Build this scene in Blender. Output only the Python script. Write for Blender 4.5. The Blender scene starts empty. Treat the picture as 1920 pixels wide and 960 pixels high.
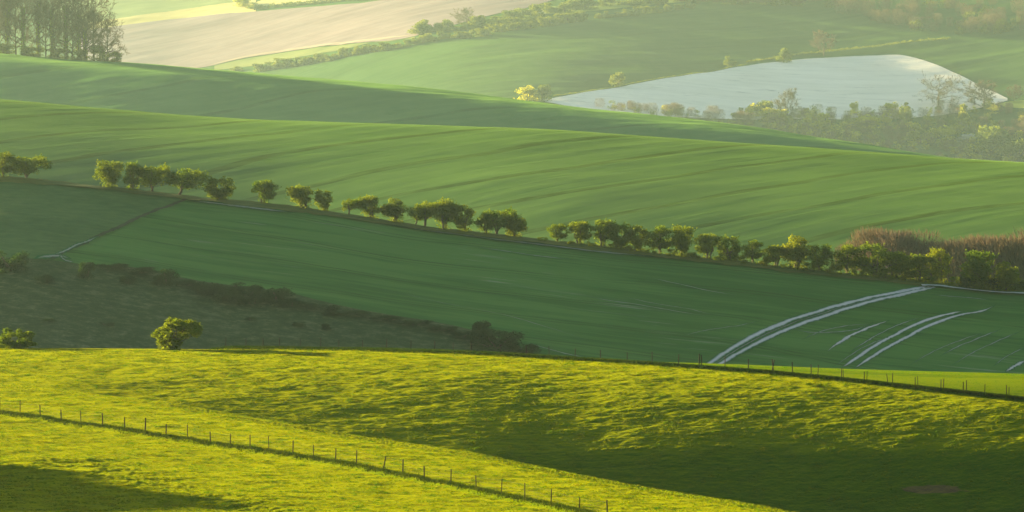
import bpy, math, random
import numpy as np
from mathutils import Vector, Matrix

scene = bpy.context.scene
COL = scene.collection
rng = np.random.default_rng(7)
rnd = random.Random(11)

# ------------------------------------------------------------------ helpers
def tag(o, label=None, cat=None, group=None, kind=None):
    if label: o['label'] = label
    if cat: o['category'] = cat
    if group: o['group'] = group
    if kind: o['kind'] = kind
    return o

def mesh_from(name, verts, faces_flat, nper, mat=None, parent=None, smooth=False, attrs=None, mats=None, matidx=None):
    """verts (n,3) array, faces_flat int array with nper corners per face (all faces alike)."""
    me = bpy.data.meshes.new(name)
    verts = np.asarray(verts, dtype=np.float32)
    faces_flat = np.asarray(faces_flat, dtype=np.int32).ravel()
    nf = len(faces_flat) // nper
    me.vertices.add(len(verts)); me.vertices.foreach_set('co', verts.ravel())
    me.loops.add(len(faces_flat)); me.loops.foreach_set('vertex_index', faces_flat)
    me.polygons.add(nf)
    me.polygons.foreach_set('loop_start', np.arange(0, nf * nper, nper, dtype=np.int32))
    me.polygons.foreach_set('loop_total', np.full(nf, nper, dtype=np.int32))
    if smooth: me.polygons.foreach_set('use_smooth', np.ones(nf, dtype=bool))
    me.update(calc_edges=True)
    if attrs:
        for k, a in attrs.items():
            at = me.attributes.new(k, 'FLOAT', 'POINT'); at.data.foreach_set('value', np.asarray(a, dtype=np.float32).ravel())
    if mats:
        for m in mats: me.materials.append(m)
        if matidx is not None: me.polygons.foreach_set('material_index', np.asarray(matidx, dtype=np.int32))
    elif mat: me.materials.append(mat)
    o = bpy.data.objects.new(name, me); COL.objects.link(o)
    if parent: o.parent = parent
    return o

def empty(name, loc=(0, 0, 0), rz=0.0):
    o = bpy.data.objects.new(name, None); COL.objects.link(o)
    o.location = loc; o.rotation_euler = (0, 0, rz); o.empty_display_size = 0.5
    return o

def copy_tree(o, loc, rz=0.0, sc=(1, 1, 1)):
    c = o.copy(); COL.objects.link(c)
    c.location = loc; c.rotation_euler = (0, 0, rz); c.scale = sc
    for ch in CH.get(o.name, []):
        d = ch.copy(); COL.objects.link(d); d.parent = c
    return c
CH = {}
GRASS_N = 280000

# ---------------------------------------------------------------- noise
_P = np.random.default_rng(3).permutation(512).astype(np.int64)
_ANG = np.random.default_rng(5).uniform(0, 2 * math.pi, 512)
_GX, _GY = np.cos(_ANG), np.sin(_ANG)
def perlin(x, y, seed=0):
    x = np.asarray(x, float); y = np.asarray(y, float)
    xi = np.floor(x).astype(np.int64); yi = np.floor(y).astype(np.int64)
    xf, yf = x - xi, y - yi
    u = xf**3 * (xf * (xf * 6 - 15) + 10); v = yf**3 * (yf * (yf * 6 - 15) + 10)
    def g(ix, iy, dx, dy):
        h = _P[(_P[(ix + seed * 57) & 511] + iy) & 511]
        return _GX[h] * dx + _GY[h] * dy
    a = g(xi, yi, xf, yf); b = g(xi + 1, yi, xf - 1, yf)
    c = g(xi, yi + 1, xf, yf - 1); d = g(xi + 1, yi + 1, xf - 1, yf - 1)
    return (a + u * (b - a)) + v * ((c + u * (d - c)) - (a + u * (b - a)))
def fbm(x, y, octv=4, seed=0, gain=0.5):
    s = 0; a = 1.0
    for k in range(octv):
        s = s + a * perlin(x * 2**k, y * 2**k, seed + k); a *= gain
    return s
def sstep(a, b, x):
    t = np.clip((x - a) / (b - a), 0, 1); return t * t * (3 - 2 * t)
def curve(pts):
    """smooth curve through (u, v) points (monotone-ish hermite), flat slope continued outside"""
    xs = np.array([p[0] for p in pts], float); ys = np.array([p[1] for p in pts], float)
    m = np.empty(len(xs)); d = np.diff(ys) / np.diff(xs)
    m[0], m[-1] = d[0], d[-1]
    if len(xs) > 2:
        w = np.diff(xs); m[1:-1] = (d[:-1] * w[1:] + d[1:] * w[:-1]) / (w[1:] + w[:-1])
    def f(x):
        x = np.asarray(x, float); xc = np.clip(x, xs[0], xs[-1])
        i = np.clip(np.searchsorted(xs, xc) - 1, 0, len(xs) - 2)
        h = xs[i + 1] - xs[i]; t = (xc - xs[i]) / h
        r = ((2*t**3-3*t**2+1)*ys[i] + (t**3-2*t**2+t)*h*m[i] + (-2*t**3+3*t**2)*ys[i+1] + (t**3-t**2)*h*m[i+1])
        # ease off the outer slope so that the land levels outside
        e = x - xc
        return r + np.where(e < 0, m[0], m[-1]) * 400 * np.tanh(e / 400)
    return f

# ---------------------------------------------------------------- camera (1920 x 960 picture units)
F0 = 960 / math.tan(math.radians(6.0)); PITCH = math.radians(5.0); CAMZ = 100.0
SP, CP = math.sin(PITCH), math.cos(PITCH)
def tan_dep(v):
    dn = (np.asarray(v, float) - 480) / F0
    return (SP + dn * CP) / (CP - dn * SP)
def v_of(t):
    return 480 + F0 * np.tan(np.arctan(t) - PITCH)
def pos(u, v, d):
    dn = (v - 480) / F0; k = CP - dn * SP
    return np.stack([d * ((u - 960) / F0) / k, d * np.ones_like(k), CAMZ - d * (SP + dn * CP) / k], -1)

cam_d = bpy.data.cameras.new('camera'); cam = bpy.data.objects.new('camera', cam_d); COL.objects.link(cam)
cam.location = (0, 0, CAMZ); cam.rotation_euler = (math.radians(85), 0, 0)
cam_d.sensor_width = 36; cam_d.lens = 18 / math.tan(math.radians(6.0)); cam_d.clip_start = 1; cam_d.clip_end = 30000
scene.camera = cam

# ---------------------------------------------------------------- the lie of the land
R_A = curve([(-600, 640), (0, 652), (400, 655), (900, 665), (1100, 675), (1320, 681), (1600, 692), (1920, 701), (2500, 720)])
L_F2 = curve([(-400, 640), (0, 647), (300, 652), (420, 655), (640, 658), (940, 668), (1100, 678), (1300, 691), (1500, 707), (1700, 728), (1920, 752), (2300, 800)])
L_F1 = curve([(-300, 740), (0, 779), (200, 808), (400, 838), (600, 868), (800, 906), (1000, 947), (1070, 962), (1400, 1040), (2000, 1180)])
R_H = curve([(-500, 328), (0, 334), (100, 341), (200, 351), (340, 368), (420, 377), (500, 385), (640, 402), (760, 420), (900, 438), (1000, 450), (1100, 463), (1240, 479), (1400, 494), (1500, 505), (1600, 515), (1700, 526), (1800, 537), (1920, 548), (2500, 590)])
R_D = curve([(-500, 130), (0, 187), (150, 200), (300, 212), (500, 223), (640, 229), (800, 235), (1000, 243), (1250, 260), (1500, 278), (1700, 291), (1920, 305), (2500, 350)])
_R_E = curve([(-500, 88), (0, 100), (100, 108), (200, 114), (300, 122), (350, 126), (450, 134), (600, 147), (750, 160), (900, 178), (1000, 190), (1100, 202), (1240, 217), (1400, 236), (1500, 252), (1650, 275), (1760, 294), (2500, 380)])
def R_E(u):
    a, b = _R_E(u), R_D(u) + 10
    k = 8.0; h = np.clip(0.5 + 0.5 * (b - a) / k, 0, 1)     # smooth minimum
    return b + (a - b) * h - k * h * (1 - h)

# crease of the shallow valley in the near pasture, edge of the lit spur and of the shaded corner
L_K = curve([(-300, 690), (0, 722), (300, 757), (500, 790), (700, 825), (900, 856), (1000, 876), (1200, 915), (1400, 947), (1600, 985), (2000, 1060)])
L_BL = curve([(-400, 850), (0, 893), (150, 908), (300, 935), (420, 965), (700, 1040), (2000, 1300)])

def G_M(u, v):
    """steepness towards the viewer of the far side of the near valley"""
    r = np.clip((u - 150) / 1500, 0, 1.6); tt = (v - R_A(u))
    g = 0.115 + 0.085 * sstep(10, 80, tt) * sstep(1500, 300, np.abs(u - 1000)) + r * (0.13 * sstep(6, 50, tt) + 0.11 * sstep(40, 140, tt))
    g = g + 0.06 * sstep(980, 1900, u) * sstep(25, 110, tt)
    g = g - 0.012 * sstep(3, -3, v - L_F2(u)) * sstep(1000, 1200, u)
    g = g + (0.14 * sstep(820, 1000, u) + 0.22 * np.clip((u - 900) / 1000, 0, 1.3)) * sstep(836, 862, v)
    return g
G_A = G_M
def G_C(u, v):
    top = sstep(30, 0, v - R_H(u))
    base = 0.31 - 0.03 * sstep(500, 0, u) * sstep(620, 400, v)
    return base - 0.06 * top
def G_D(u, v):
    t = (v - R_D(u)) / (R_H(u) - R_D(u))
    return 0.135 + 0.10 * sstep(0.15, 0.75, t) - 0.02 * sstep(600, 0, u)
def G_E(u, v):
    t = v - R_E(u)
    return 0.12 + 0.19 * sstep(6 , 34, t)
def G_F(u, v):
    right = sstep(500, 1900, u) * sstep(100, 170, v)
    return 0.13 + 0.04 * sstep(900, 300, u) + 0.045 * right + 0.075 * sstep(900, 2000, u)

UIN = np.arange(-120, 2041, 4.0)
UOUT = np.concatenate([np.linspace(-3200, -140, 52), UIN, np.linspace(2060, 5100, 52)])
class Sheet:
    def __init__(s, name, vb, vr, g, d0, rows, roll, vmap=1.6, ustep=None, dr=None, post=None):
        s.name = name; s.U = UOUT if ustep is None else ustep
        U = s.U; n = rows
        sv = np.linspace(0, 1, n)
        sv = 1 - (1 - sv)**vmap if roll else sv
        s.S = sv
        vb_, vr_ = vb(U), vr(U)
        V = vb_[:, None] + (vr_ - vb_)[:, None] * sv[None, :]
        s.V = V
        sub = 6
        lnd = np.zeros_like(V); lnd[:, 0] = np.log(d0(U))
        for j in range(n - 1):
            acc = 0
            for q in range(sub):
                a = V[:, j] + (V[:, j+1] - V[:, j]) * (q / sub); b = V[:, j] + (V[:, j+1] - V[:, j]) * ((q + 1) / sub)
                mid = (a + b) / 2
                gg = g(U, mid)
                if roll:
                    # sqrt roll-over, averaged analytically over the step
                    ha, hb = np.maximum(a - vr_, 0), np.maximum(b - vr_, 0)
                    w = roll
                    Fi = lambda h: np.where(h < w, 2 * np.sqrt(h * w), h + w)
                    eff = (Fi(ha) - Fi(hb)) / np.maximum(ha - hb, 1e-9)
                    gg = gg / eff
                acc = acc + (tan_dep(a) - tan_dep(b)) / gg
            lnd[:, j+1] = lnd[:, j] + acc
        if dr is not None: lnd = lnd - lnd[:, -1:] + np.log(dr(U))[:, None]
        if post is not None: lnd = post(U[:, None] + 0 * V, V, lnd)
        s.D = np.exp(lnd)
        s.P = pos(U[:, None] + 0 * V, V, s.D)
        s.vb_, s.vr_ = vb_, vr_
    def lookup(s, u, v):
        """world point on the sheet seen at (u, v)"""
        u = np.atleast_1d(np.asarray(u, float)); v = np.atleast_1d(np.asarray(v, float))
        iu = np.clip(np.searchsorted(s.U, u) - 1, 0, len(s.U) - 2); fu = (u - s.U[iu]) / (s.U[iu+1] - s.U[iu])
        vb_ = s.vb_[iu] * (1 - fu) + s.vb_[iu+1] * fu; vr_ = s.vr_[iu] * (1 - fu) + s.vr_[iu+1] * fu
        ss = np.clip((v - vb_) / (vr_ - vb_), 0, 1)
        iv = np.clip(np.searchsorted(s.S, ss) - 1, 0, len(s.S) - 2); fv = (ss - s.S[iv]) / (s.S[iv+1] - s.S[iv])
        P = s.P
        return ((P[iu, iv].T * (1-fu) * (1-fv) + P[iu+1, iv].T * fu * (1-fv) + P[iu, iv+1].T * (1-fu) * fv + P[iu+1, iv+1].T * fu * fv)).T

UA = np.concatenate([np.linspace(-3200, -140, 52), np.arange(-120, 2041, 3.0), np.linspace(2060, 5100, 52)])
LNS0 = math.log(415)
def spur(u, v, lnd):
    """near spur laid over the valley's near side; its crest hides the valley foot towards the right"""
    ls = LNS0 + (tan_dep(960.0) - tan_dep(v)) / 0.090
    w = sstep(-4, 5, v - L_K(u))
    return lnd * (1 - w) + ls * w
cl = lambda u: np.clip(u, -500, 2500)
A = Sheet('A', lambda u: 1180 + 0*u, R_A, G_M, lambda u: 370 + 0*u, 760, 10, vmap=1.15, ustep=UA, dr=lambda u: 618 - 0.022 * cl(u), post=spur)
dRA = A.D[:, -1]
C = Sheet('C', lambda u: R_A(u) + 45, R_H, G_C, lambda u: 775 + 0*u, 150, 5, dr=lambda u: 1060 - 0.01 * cl(u))
D = Sheet('D', lambda u: R_H(u) + 14, R_D, G_D, lambda u: 1030 + 0*u, 150, 12, dr=lambda u: 1750 - 0.07 * cl(u))
E = Sheet('E', lambda u: R_D(u) + 14, R_E, G_E, lambda u: 1500 + 0*u, 90, 16, dr=lambda u: 3450 - 0.11 * cl(u))
F = Sheet('F', lambda u: R_E(u) + 30, lambda u: -160 + 0*u, G_F, lambda u: 3000 + 0 * u, 260, None, dr=lambda u: 8600 * np.exp(-6e-5 * (cl(u) - 960)))
for s_ in (A, C, D, E, F):
    print('sheet', s_.name, 'left', s_.D[np.searchsorted(s_.U, 60), [0, -1]], 'right', s_.D[np.searchsorted(s_.U, 1860), [0, -1]],
          'z', s_.P[np.searchsorted(s_.U, 60), [0, -1], 2], s_.P[np.searchsorted(s_.U, 1860), [0, -1], 2])

def grid_faces(nu, nv):
    i = np.arange(nu - 1)[:, None] * nv + np.arange(nv - 1)[None, :]
    return np.stack([i, i + nv, i + nv + 1, i + 1], -1).reshape(-1)

def hermite_link(P0, T0, P1, T1, n, sag=0.0):
    """strip of rows joining edge P0 to edge P1 (nu,3) with end tangents per unit of travel"""
    L = np.linalg.norm((P1 - P0)[:, :2], axis=1)[:, None]
    t = np.linspace(0, 1, n)[None, :, None]
    P0, P1 = P0[:, None], P1[:, None]; L = L[:, None]
    return ((2*t**3-3*t**2+1)*P0 + (t**3-2*t**2+t)*L*T0[:, None] + (-2*t**3+3*t**2)*P1 + (t**3-t**2)*L*T1[:, None])
def unit(a): return a / np.maximum(np.linalg.norm(a[:, :2], axis=1), 1e-6)[:, None]
def end_t(s): return unit(s.P[:, -1] - s.P[:, -2])
def beg_t(s): return unit(s.P[:, 1] - s.P[:, 0])
def resample(P, U0, U1):
    return np.stack([np.interp(U1, U0, P[..., k]) for k in range(3)], -1)
# ---------------------------------------------------------------- materials
def new_mat(name):
    m = bpy.data.materials.new(name); m.use_nodes = True
    nt = m.node_tree; nt.nodes.clear()
    return m, nt, nt.nodes, nt.links
def ramp(N, L, src, stops, interp='LINEAR'):
    r = N.new('ShaderNodeValToRGB'); r.color_ramp.interpolation = interp
    while len(r.color_ramp.elements) < len(stops): r.color_ramp.elements.new(0.5)
    for e, (p, c) in zip(r.color_ramp.elements, stops):
        e.position = p; e.color = (*c, 1) if len(c) == 3 else c
    L.new(src, r.inputs[0]); return r.outputs[0]
def noise_tex(N, L, vec, scale, detail=4, rough=0.55, dist=0.0):
    n = N.new('ShaderNodeTexNoise'); n.inputs['Scale'].default_value = scale; n.inputs['Detail'].default_value = detail
    n.inputs['Roughness'].default_value = rough; n.inputs['Distortion'].default_value = dist
    L.new(vec, n.inputs['Vector']); return n.outputs['Fac']
def mapping(N, L, vec, rot=0.0, scale=(1, 1, 1), loc=(0, 0, 0)):
    m = N.new('ShaderNodeMapping'); m.inputs['Rotation'].default_value = (0, 0, rot); m.inputs['Scale'].default_value = scale
    m.inputs['Location'].default_value = loc
    L.new(vec, m.inputs['Vector']); return m.outputs[0]
def mixc(N, L, fac, a, b, mode='MIX'):
    m = N.new('ShaderNodeMix'); m.data_type = 'RGBA'; m.blend_type = mode
    for s, x in ((m.inputs[0], fac), (m.inputs[6], a), (m.inputs[7], b)):
        if isinstance(x, (int, float)): s.default_value = x
        elif isinstance(x, tuple): s.default_value = (*x, 1)
        else: L.new(x, s)
    return m.outputs[2]
def math_(N, L, op, a, b=None, c=None):
    m = N.new('ShaderNodeMath'); m.operation = op
    for s, x in zip(m.inputs, (a, b, c)):
        if x is None: continue
        if isinstance(x, (int, float)): s.default_value = x
        else: L.new(x, s)
    return m.outputs[0]
def finish(N, L, col, height=None, strength=0.5, dist=0.3, rough=0.9, spec=0.1, sheen=0.0, tint=(1.0, 0.9, 0.25), srough=0.5):
    b = N.new('ShaderNodeBsdfPrincipled'); o = N.new('ShaderNodeOutputMaterial')
    if isinstance(col, tuple): b.inputs['Base Color'].default_value = (*col, 1)
    else: L.new(col, b.inputs['Base Color'])
    b.inputs['Roughness'].default_value = rough; b.inputs['Specular IOR Level'].default_value = spec
    b.inputs['Sheen Weight'].default_value = sheen; b.inputs['Sheen Roughness'].default_value = srough; b.inputs['Sheen Tint'].default_value = (*tint, 1)
    if height is not None:
        bp = N.new('ShaderNodeBump'); bp.inputs['Strength'].default_value = strength; bp.inputs['Distance'].default_value = dist
        L.new(height, bp.inputs['Height']); L.new(bp.outputs[0], b.inputs['Normal'])
    L.new(b.outputs[0], o.inputs[0]); return b

def pasture_mat():
    m, nt, N, L = new_mat('pasture_turf')
    g = N.new('ShaderNodeNewGeometry').outputs['Position']
    big = noise_tex(N, L, g, 0.035, 4, 0.6)
    med = noise_tex(N, L, mapping(N, L, g, 0.2, (0.6, 1.2, 1)), 0.9, 6, 0.65)
    fine = noise_tex(N, L, g, 5.0, 4, 0.7)
    c = ramp(N, L, med, [(0.3, (0.003, 0.050, 0.001)), (0.55, (0.012, 0.078, 0.002)), (0.75, (0.06, 0.11, 0.003))])
    c2 = ramp(N, L, big, [(0.35, (0.004, 0.060, 0.002)), (0.65, (0.026, 0.088, 0.002))])
    c = mixc(N, L, 0.45, c, c2)
    dry = ramp(N, L, noise_tex(N, L, g, 1.7, 5, 0.7), [(0.62, (0, 0, 0)), (0.75, (1, 1, 1))])
    c = mixc(N, L, math_(N, L, 'MULTIPLY', dry, 0.15), c, (0.10, 0.10, 0.01))
    at = N.new('ShaderNodeAttribute'); at.attribute_name = 'soil'
    s = math_(N, L, 'ADD', at.outputs['Fac'], math_(N, L, 'MULTIPLY', math_(N, L, 'SUBTRACT', med, 0.5), 1.2))
    sm = ramp(N, L, s, [(0.5, (0, 0, 0)), (0.62, (1, 1, 1))])
    c = mixc(N, L, sm, c, (0.07, 0.05, 0.035))
    h = math_(N, L, 'ADD', math_(N, L, 'MULTIPLY', fine, 0.35), med)
    finish(N, L, c, h, 0.8, 0.4, 0.85, 0.0, 0.32, (0.90, 0.85, 0.004))
    return m

def crop_mat(name, dark, light, rot, spacing=24.0, tram=0.5, stretch=14.0, contrast=0.6, chalky=0.0, bump=0.5, offs=0.0, linec=None, seedloc=0.0, sheen=0.08, fsc=0.2, tw=0.7):
    """drilled cereal crop: fine rows along one direction, pairs of wheel tracks, streaky growth"""
    m, nt, N, L = new_mat(name)
    g0 = N.new('ShaderNodeNewGeometry').outputs['Position']
    g = mapping(N, L, g0, rot, (1, 1, 1), (seedloc, 0, 0))          # x = along the rows, y = across
    warp = noise_tex(N, L, g0, 0.006, 2, 0.4)
    st = noise_tex(N, L, mapping(N, L, g, 0, (1 / stretch, 1, 0.2)), fsc, 5, 0.65)
    st2 = noise_tex(N, L, mapping(N, L, g, 0, (1 / (stretch * 1.4), 0.25, 0.2)), 0.4, 3, 0.5)
    big = noise_tex(N, L, g0, 0.012, 4, 0.55)
    f = math_(N, L, 'ADD', math_(N, L, 'MULTIPLY', st, 0.4), math_(N, L, 'ADD', math_(N, L, 'MULTIPLY', big, 0.3), math_(N, L, 'MULTIPLY', st2, 0.3)))
    c = ramp(N, L, f, [(0.5 - 0.16 / contrast * 0.5, dark), (0.5 + 0.16 / contrast * 0.5, light)])
    sx = N.new('ShaderNodeSeparateXYZ'); L.new(g, sx.inputs[0])
    y = math_(N, L, 'ADD', sx.outputs['Y'], math_(N, L, 'MULTIPLY', warp, 60.0))
    ph = math_(N, L, 'FRACT', math_(N, L, 'DIVIDE', math_(N, L, 'ADD', y, offs + 1000 * spacing), spacing))
    def line(cen, w):
        return math_(N, L, 'LESS_THAN', math_(N, L, 'ABSOLUTE', math_(N, L, 'SUBTRACT', ph, cen)), w / spacing)
    ln = math_(N, L, 'MAXIMUM', line(0.5 - 0.9 / spacing, tw), line(0.5 + 0.9 / spacing, tw))
    brk = ramp(N, L, noise_tex(N, L, mapping(N, L, g, 0, (0.25, 1, 1)), 0.25, 3, 0.6), [(0.35, (0.3, 0.3, 0.3)), (0.6, (1, 1, 1))])
    lc = linec or tuple(x * 0.45 for x in dark)
    c = mixc(N, L, math_(N, L, 'MULTIPLY', math_(N, L, 'MULTIPLY', ln, tram), brk), c, lc)
    if chalky > 0:
        ck = noise_tex(N, L, mapping(N, L, g, 0, (1 / (stretch * 0.7), 1.6, 0.3), (3.3, 7.7, 0)), 0.35, 6, 0.7)
        area = noise_tex(N, L, g0, 0.02, 3, 0.5)
        k = ramp(N, L, math_(N, L, 'MULTIPLY', ck, math_(N, L, 'ADD', area, 0.55)), [(0.70 - 0.1 * chalky, (0, 0, 0)), (0.85 - 0.1 * chalky, (1, 1, 1))])
        c = mixc(N, L, math_(N, L, 'MULTIPLY', k, 0.40), c, (0.34, 0.36, 0.30))
    h = math_(N, L, 'ADD', st, math_(N, L, 'MULTIPLY', ln, -0.4))
    finish(N, L, c, h, bump, 0.5, 0.85, 0.0, sheen, (0.50, 0.85, 0.10))
    return m

def rough_mat():
    m, nt, N, L = new_mat('rough_grass')
    g = N.new('ShaderNodeNewGeometry').outputs['Position']
    a = noise_tex(N, L, mapping(N, L, g, 0.1, (0.7, 1, 0.6)), 0.40, 7, 0.85)
    b = noise_tex(N, L, g, 0.03, 3, 0.6)
    d = noise_tex(N, L, g, 0.9, 5, 0.75)
    c = ramp(N, L, a, [(0.32, (0.018, 0.046, 0.012)), (0.5, (0.062, 0.100, 0.030)), (0.66, (0.20, 0.22, 0.11))])
    c = mixc(N, L, math_(N, L, 'MULTIPLY', b, 0.8), c, (0.022, 0.07, 0.014))
    c = mixc(N, L, ramp(N, L, d, [(0.60, (0, 0, 0)), (0.72, (0.6, 0.6, 0.6))]), c, (0.17, 0.17, 0.10))
    finish(N, L, c, math_(N, L, 'ADD', a, math_(N, L, 'MULTIPLY', d, 0.5)), 0.9, 0.8, 0.95, 0.05)
    return m

def earth_mat(name, c1, c2, rot, stretch=10, bump=0.4, rows=0.25, sc=0.07):
    m, nt, N, L = new_mat(name)
    g0 = N.new('ShaderNodeNewGeometry').outputs['Position']
    g = mapping(N, L, g0, rot)
    st = noise_tex(N, L, mapping(N, L, g, 0, (1 / stretch, 1, 0.3)), sc, 6, 0.6)
    big = noise_tex(N, L, g0, 0.008, 4, 0.55)
    f = math_(N, L, 'ADD', math_(N, L, 'MULTIPLY', st, 0.5), math_(N, L, 'MULTIPLY', big, 0.5))
    c = ramp(N, L, f, [(0.38, c1), (0.62, c2)])
    fl = noise_tex(N, L, mapping(N, L, g, 0, (0.12, 0.8, 1)), 0.11, 6, 0.8)
    c = mixc(N, L, ramp(N, L, fl, [(0.57, (0, 0, 0)), (0.68, (rows, rows, rows))]), c, tuple(x * 0.45 for x in c1))
    finish(N, L, c, st, bump, 0.5, 0.95, 0.05)
    return m

def flat_mat(name, c1, c2, scale=0.5, bump=0.3):
    m, nt, N, L = new_mat(name)
    g = N.new('ShaderNodeNewGeometry').outputs['Position']
    a = noise_tex(N, L, g, scale, 5, 0.65)
    finish(N, L, ramp(N, L, a, [(0.35, c1), (0.65, c2)]), a, bump, 0.3, 0.95, 0.05)
    return m

def grassy(name, c1, c2, scale=0.3, rot=0.0, st=4.0):
    m, nt, N, L = new_mat(name)
    g = N.new('ShaderNodeNewGeometry').outputs['Position']
    a = noise_tex(N, L, mapping(N, L, g, rot, (1 / st, 1, 0.5)), scale, 5, 0.65)
    b = noise_tex(N, L, g, scale * 0.08, 3, 0.6)
    f = math_(N, L, 'ADD', math_(N, L, 'MULTIPLY', a, 0.55), math_(N, L, 'MULTIPLY', b, 0.45))
    finish(N, L, ramp(N, L, f, [(0.38, c1), (0.62, c2)]), a, 0.5, 0.5, 0.9, 0.1)
    return m

M_pasture = pasture_mat()
M_dark = crop_mat('young_wheat', (0.030, 0.118, 0.028), (0.066, 0.178, 0.042), rot=math.radians(6), spacing=18, tram=0.55, stretch=16, contrast=1.7, chalky=0.22, bump=0.7, fsc=0.4, tw=0.35)
M_mid = crop_mat('spring_wheat', (0.028, 0.084, 0.032), (0.054, 0.118, 0.040), rot=math.radians(-40), spacing=38, tram=1.0, stretch=16, contrast=0.9, bump=0.5, sheen=0.05, fsc=0.12, tw=1.3)
M_far = crop_mat('spring_barley', (0.038, 0.135, 0.050), (0.066, 0.180, 0.064), rot=math.radians(-25), spacing=70, tram=0.5, fsc=0.08, tw=1.4, stretch=14, contrast=0.9, bump=0.5)
M_farf = crop_mat('far_wheat', (0.024, 0.070, 0.024), (0.040, 0.092, 0.030), rot=math.radians(-35), spacing=130, tram=0.35, fsc=0.045, tw=2.6, stretch=12, contrast=0.9, bump=0.5, sheen=0.03)
M_yel = crop_mat('headland_wheat', (0.105, 0.150, 0.001), (0.16, 0.195, 0.002), rot=math.radians(20), spacing=14, tram=0.5, stretch=12, contrast=0.9, bump=0.4, linec=(0.02, 0.06, 0.003), sheen=0.02, tw=0.7)
M_rough = rough_mat()
M_plough = earth_mat('ploughed_soil', (0.185, 0.148, 0.15), (0.25, 0.205, 0.20), math.radians(-30), rows=0.12)
M_chalk = earth_mat('chalk_soil', (0.72, 0.68, 0.57), (0.86, 0.81, 0.69), math.radians(-15), stretch=9, rows=0.7)
def worn_mat(name, cen, edge, thr=0.55, scale=0.9):
    m, nt, N, L = new_mat(name)
    g = N.new('ShaderNodeNewGeometry').outputs['Position']
    a = noise_tex(N, L, g, scale, 6, 0.75); b = noise_tex(N, L, g, scale * 0.12, 3, 0.5)
    at = N.new('ShaderNodeAttribute'); at.attribute_name = 'across'
    f = math_(N, L, 'ADD', math_(N, L, 'MULTIPLY', at.outputs['Fac'], 0.55), math_(N, L, 'ADD', math_(N, L, 'MULTIPLY', a, 0.5), math_(N, L, 'MULTIPLY', b, 0.55)))
    k = ramp(N, L, f, [(thr + 0.16, (0, 0, 0)), (thr + 0.52, (1, 1, 1))])
    c = ramp(N, L, a, [(0.3, tuple(x * 0.75 for x in cen)), (0.65, cen)])
    finish(N, L, mixc(N, L, k, c, edge), a, 0.4, 0.1, 0.95, 0.0)
    return m
M_track = worn_mat('chalk_track', (0.60, 0.60, 0.55), (0.024, 0.12, 0.030), 0.50, 0.35)
M_trackp = worn_mat('scuffed_chalk', (0.34, 0.38, 0.32), (0.024, 0.12, 0.030), 0.38, 0.35)
M_chalkgrass = worn_mat('chalky_grass', (0.26, 0.30, 0.24), (0.02, 0.09, 0.02), 0.38, 0.6)
M_verge = grassy('verge_grass', (0.05, 0.09, 0.015), (0.14, 0.16, 0.03), 0.8)
M_hill = grassy('hill_grass', (0.05, 0.11, 0.03), (0.09, 0.15, 0.04), 0.1)
M_pale = grassy('pale_crop', (0.12, 0.18, 0.05), (0.18, 0.24, 0.07), 0.06)
M_rape = grassy('yellow_crop', (0.36, 0.33, 0.11), (0.46, 0.42, 0.16), 0.05)

# ---------------------------------------------------------------- near pasture (with its tussocks)
def tussocks(x, y):
    w = fbm(x * 0.05, y * 0.05, 3, 40)
    a = fbm(x * 0.24 + 0.3 * w, y * 0.62, 4, 1, 0.62)
    b = fbm(x * 0.06, y * 0.10, 3, 9, 0.5)
    c = fbm(x * 0.75, y * 1.6, 3, 21, 0.6)
    return 0.075 * a + 0.22 * b + 0.06 * c
def bank(V, u):
    h1 = 0.42 * np.exp(-((V - L_F1(u)) / 2.0)**2)
    h2 = 0.3 * np.exp(-((V - L_F2(u)) / 1.6)**2) * sstep(395, 440, u)
    return h1 + h2
Ug = A.U[:, None] + 0 * A.V
SHADE_KNOLL = (-150, 500, 38, 22.3)
BARE = [(1752, 917, 62, 8.5)]
def A_disp(u, v, P):
    """height added to the smooth pasture at picture place (u, v), world P"""
    fade = sstep(0, 14, v - R_A(u)) * 0.8 + 0.2
    fld = sstep(0, 10, v - L_F2(u)) + 0.12 * (1 - sstep(0, 10, v - L_F2(u)))   # mown smoother crop strip beyond the second fence
    n = tussocks(P[..., 0], P[..., 1]) * fade * np.clip(fld, 0.12, 1)
    n = n * (1 + 1.6 * sstep(800, 450, u) * np.exp(-((v - L_BL(u) + 22) / 26.0)**2))
    n = n + bank(v, u)
    tr = -0.22 * np.exp(-((v - (L_K(u) + 2)) / 1.7)**2) * sstep(80, 300, u) * sstep(1000, 800, u)       # sheep track along the valley
    x, y = P[..., 0], P[..., 1]
    kn = SHADE_KNOLL[3] * np.exp(-(((x - SHADE_KNOLL[0]) / SHADE_KNOLL[2])**2 + ((y - SHADE_KNOLL[1]) / SHADE_KNOLL[2])**2))   # unseen knoll added beyond the left edge to shade the lower-left corner
    kn = kn * (1 + 0.16 * fbm(x * 0.07, y * 0.11, 4, 77))
    return n + tr + kn
PA = A.P.copy(); PA[..., 2] += A_disp(Ug, A.V, A.P)
soil = np.zeros_like(A.V)
for (bu, bv, ru, rv) in BARE:
    soil = np.maximum(soil, 1.0 - 0.5 * (((Ug - bu) / ru)**2 + ((A.V - bv) / rv)**2))
nA = A.V.shape
yel = (A.V < L_F2(Ug)) & (Ug > 1040)
# split the sheet at the second fence: pasture / wheat strip beyond
fu = grid_faces(*nA).reshape(-1, 4)
fy = yel.ravel()[fu].all(1)
pasture = mesh_from('pasture', PA.reshape(-1, 3), fu.ravel(), 4, smooth=True, attrs={'soil': soil}, mats=[M_pasture, M_yel], matidx=fy.astype(int))
tag(pasture, 'bright sunlit sheep pasture in the foreground', 'field', kind='structure')

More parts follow.
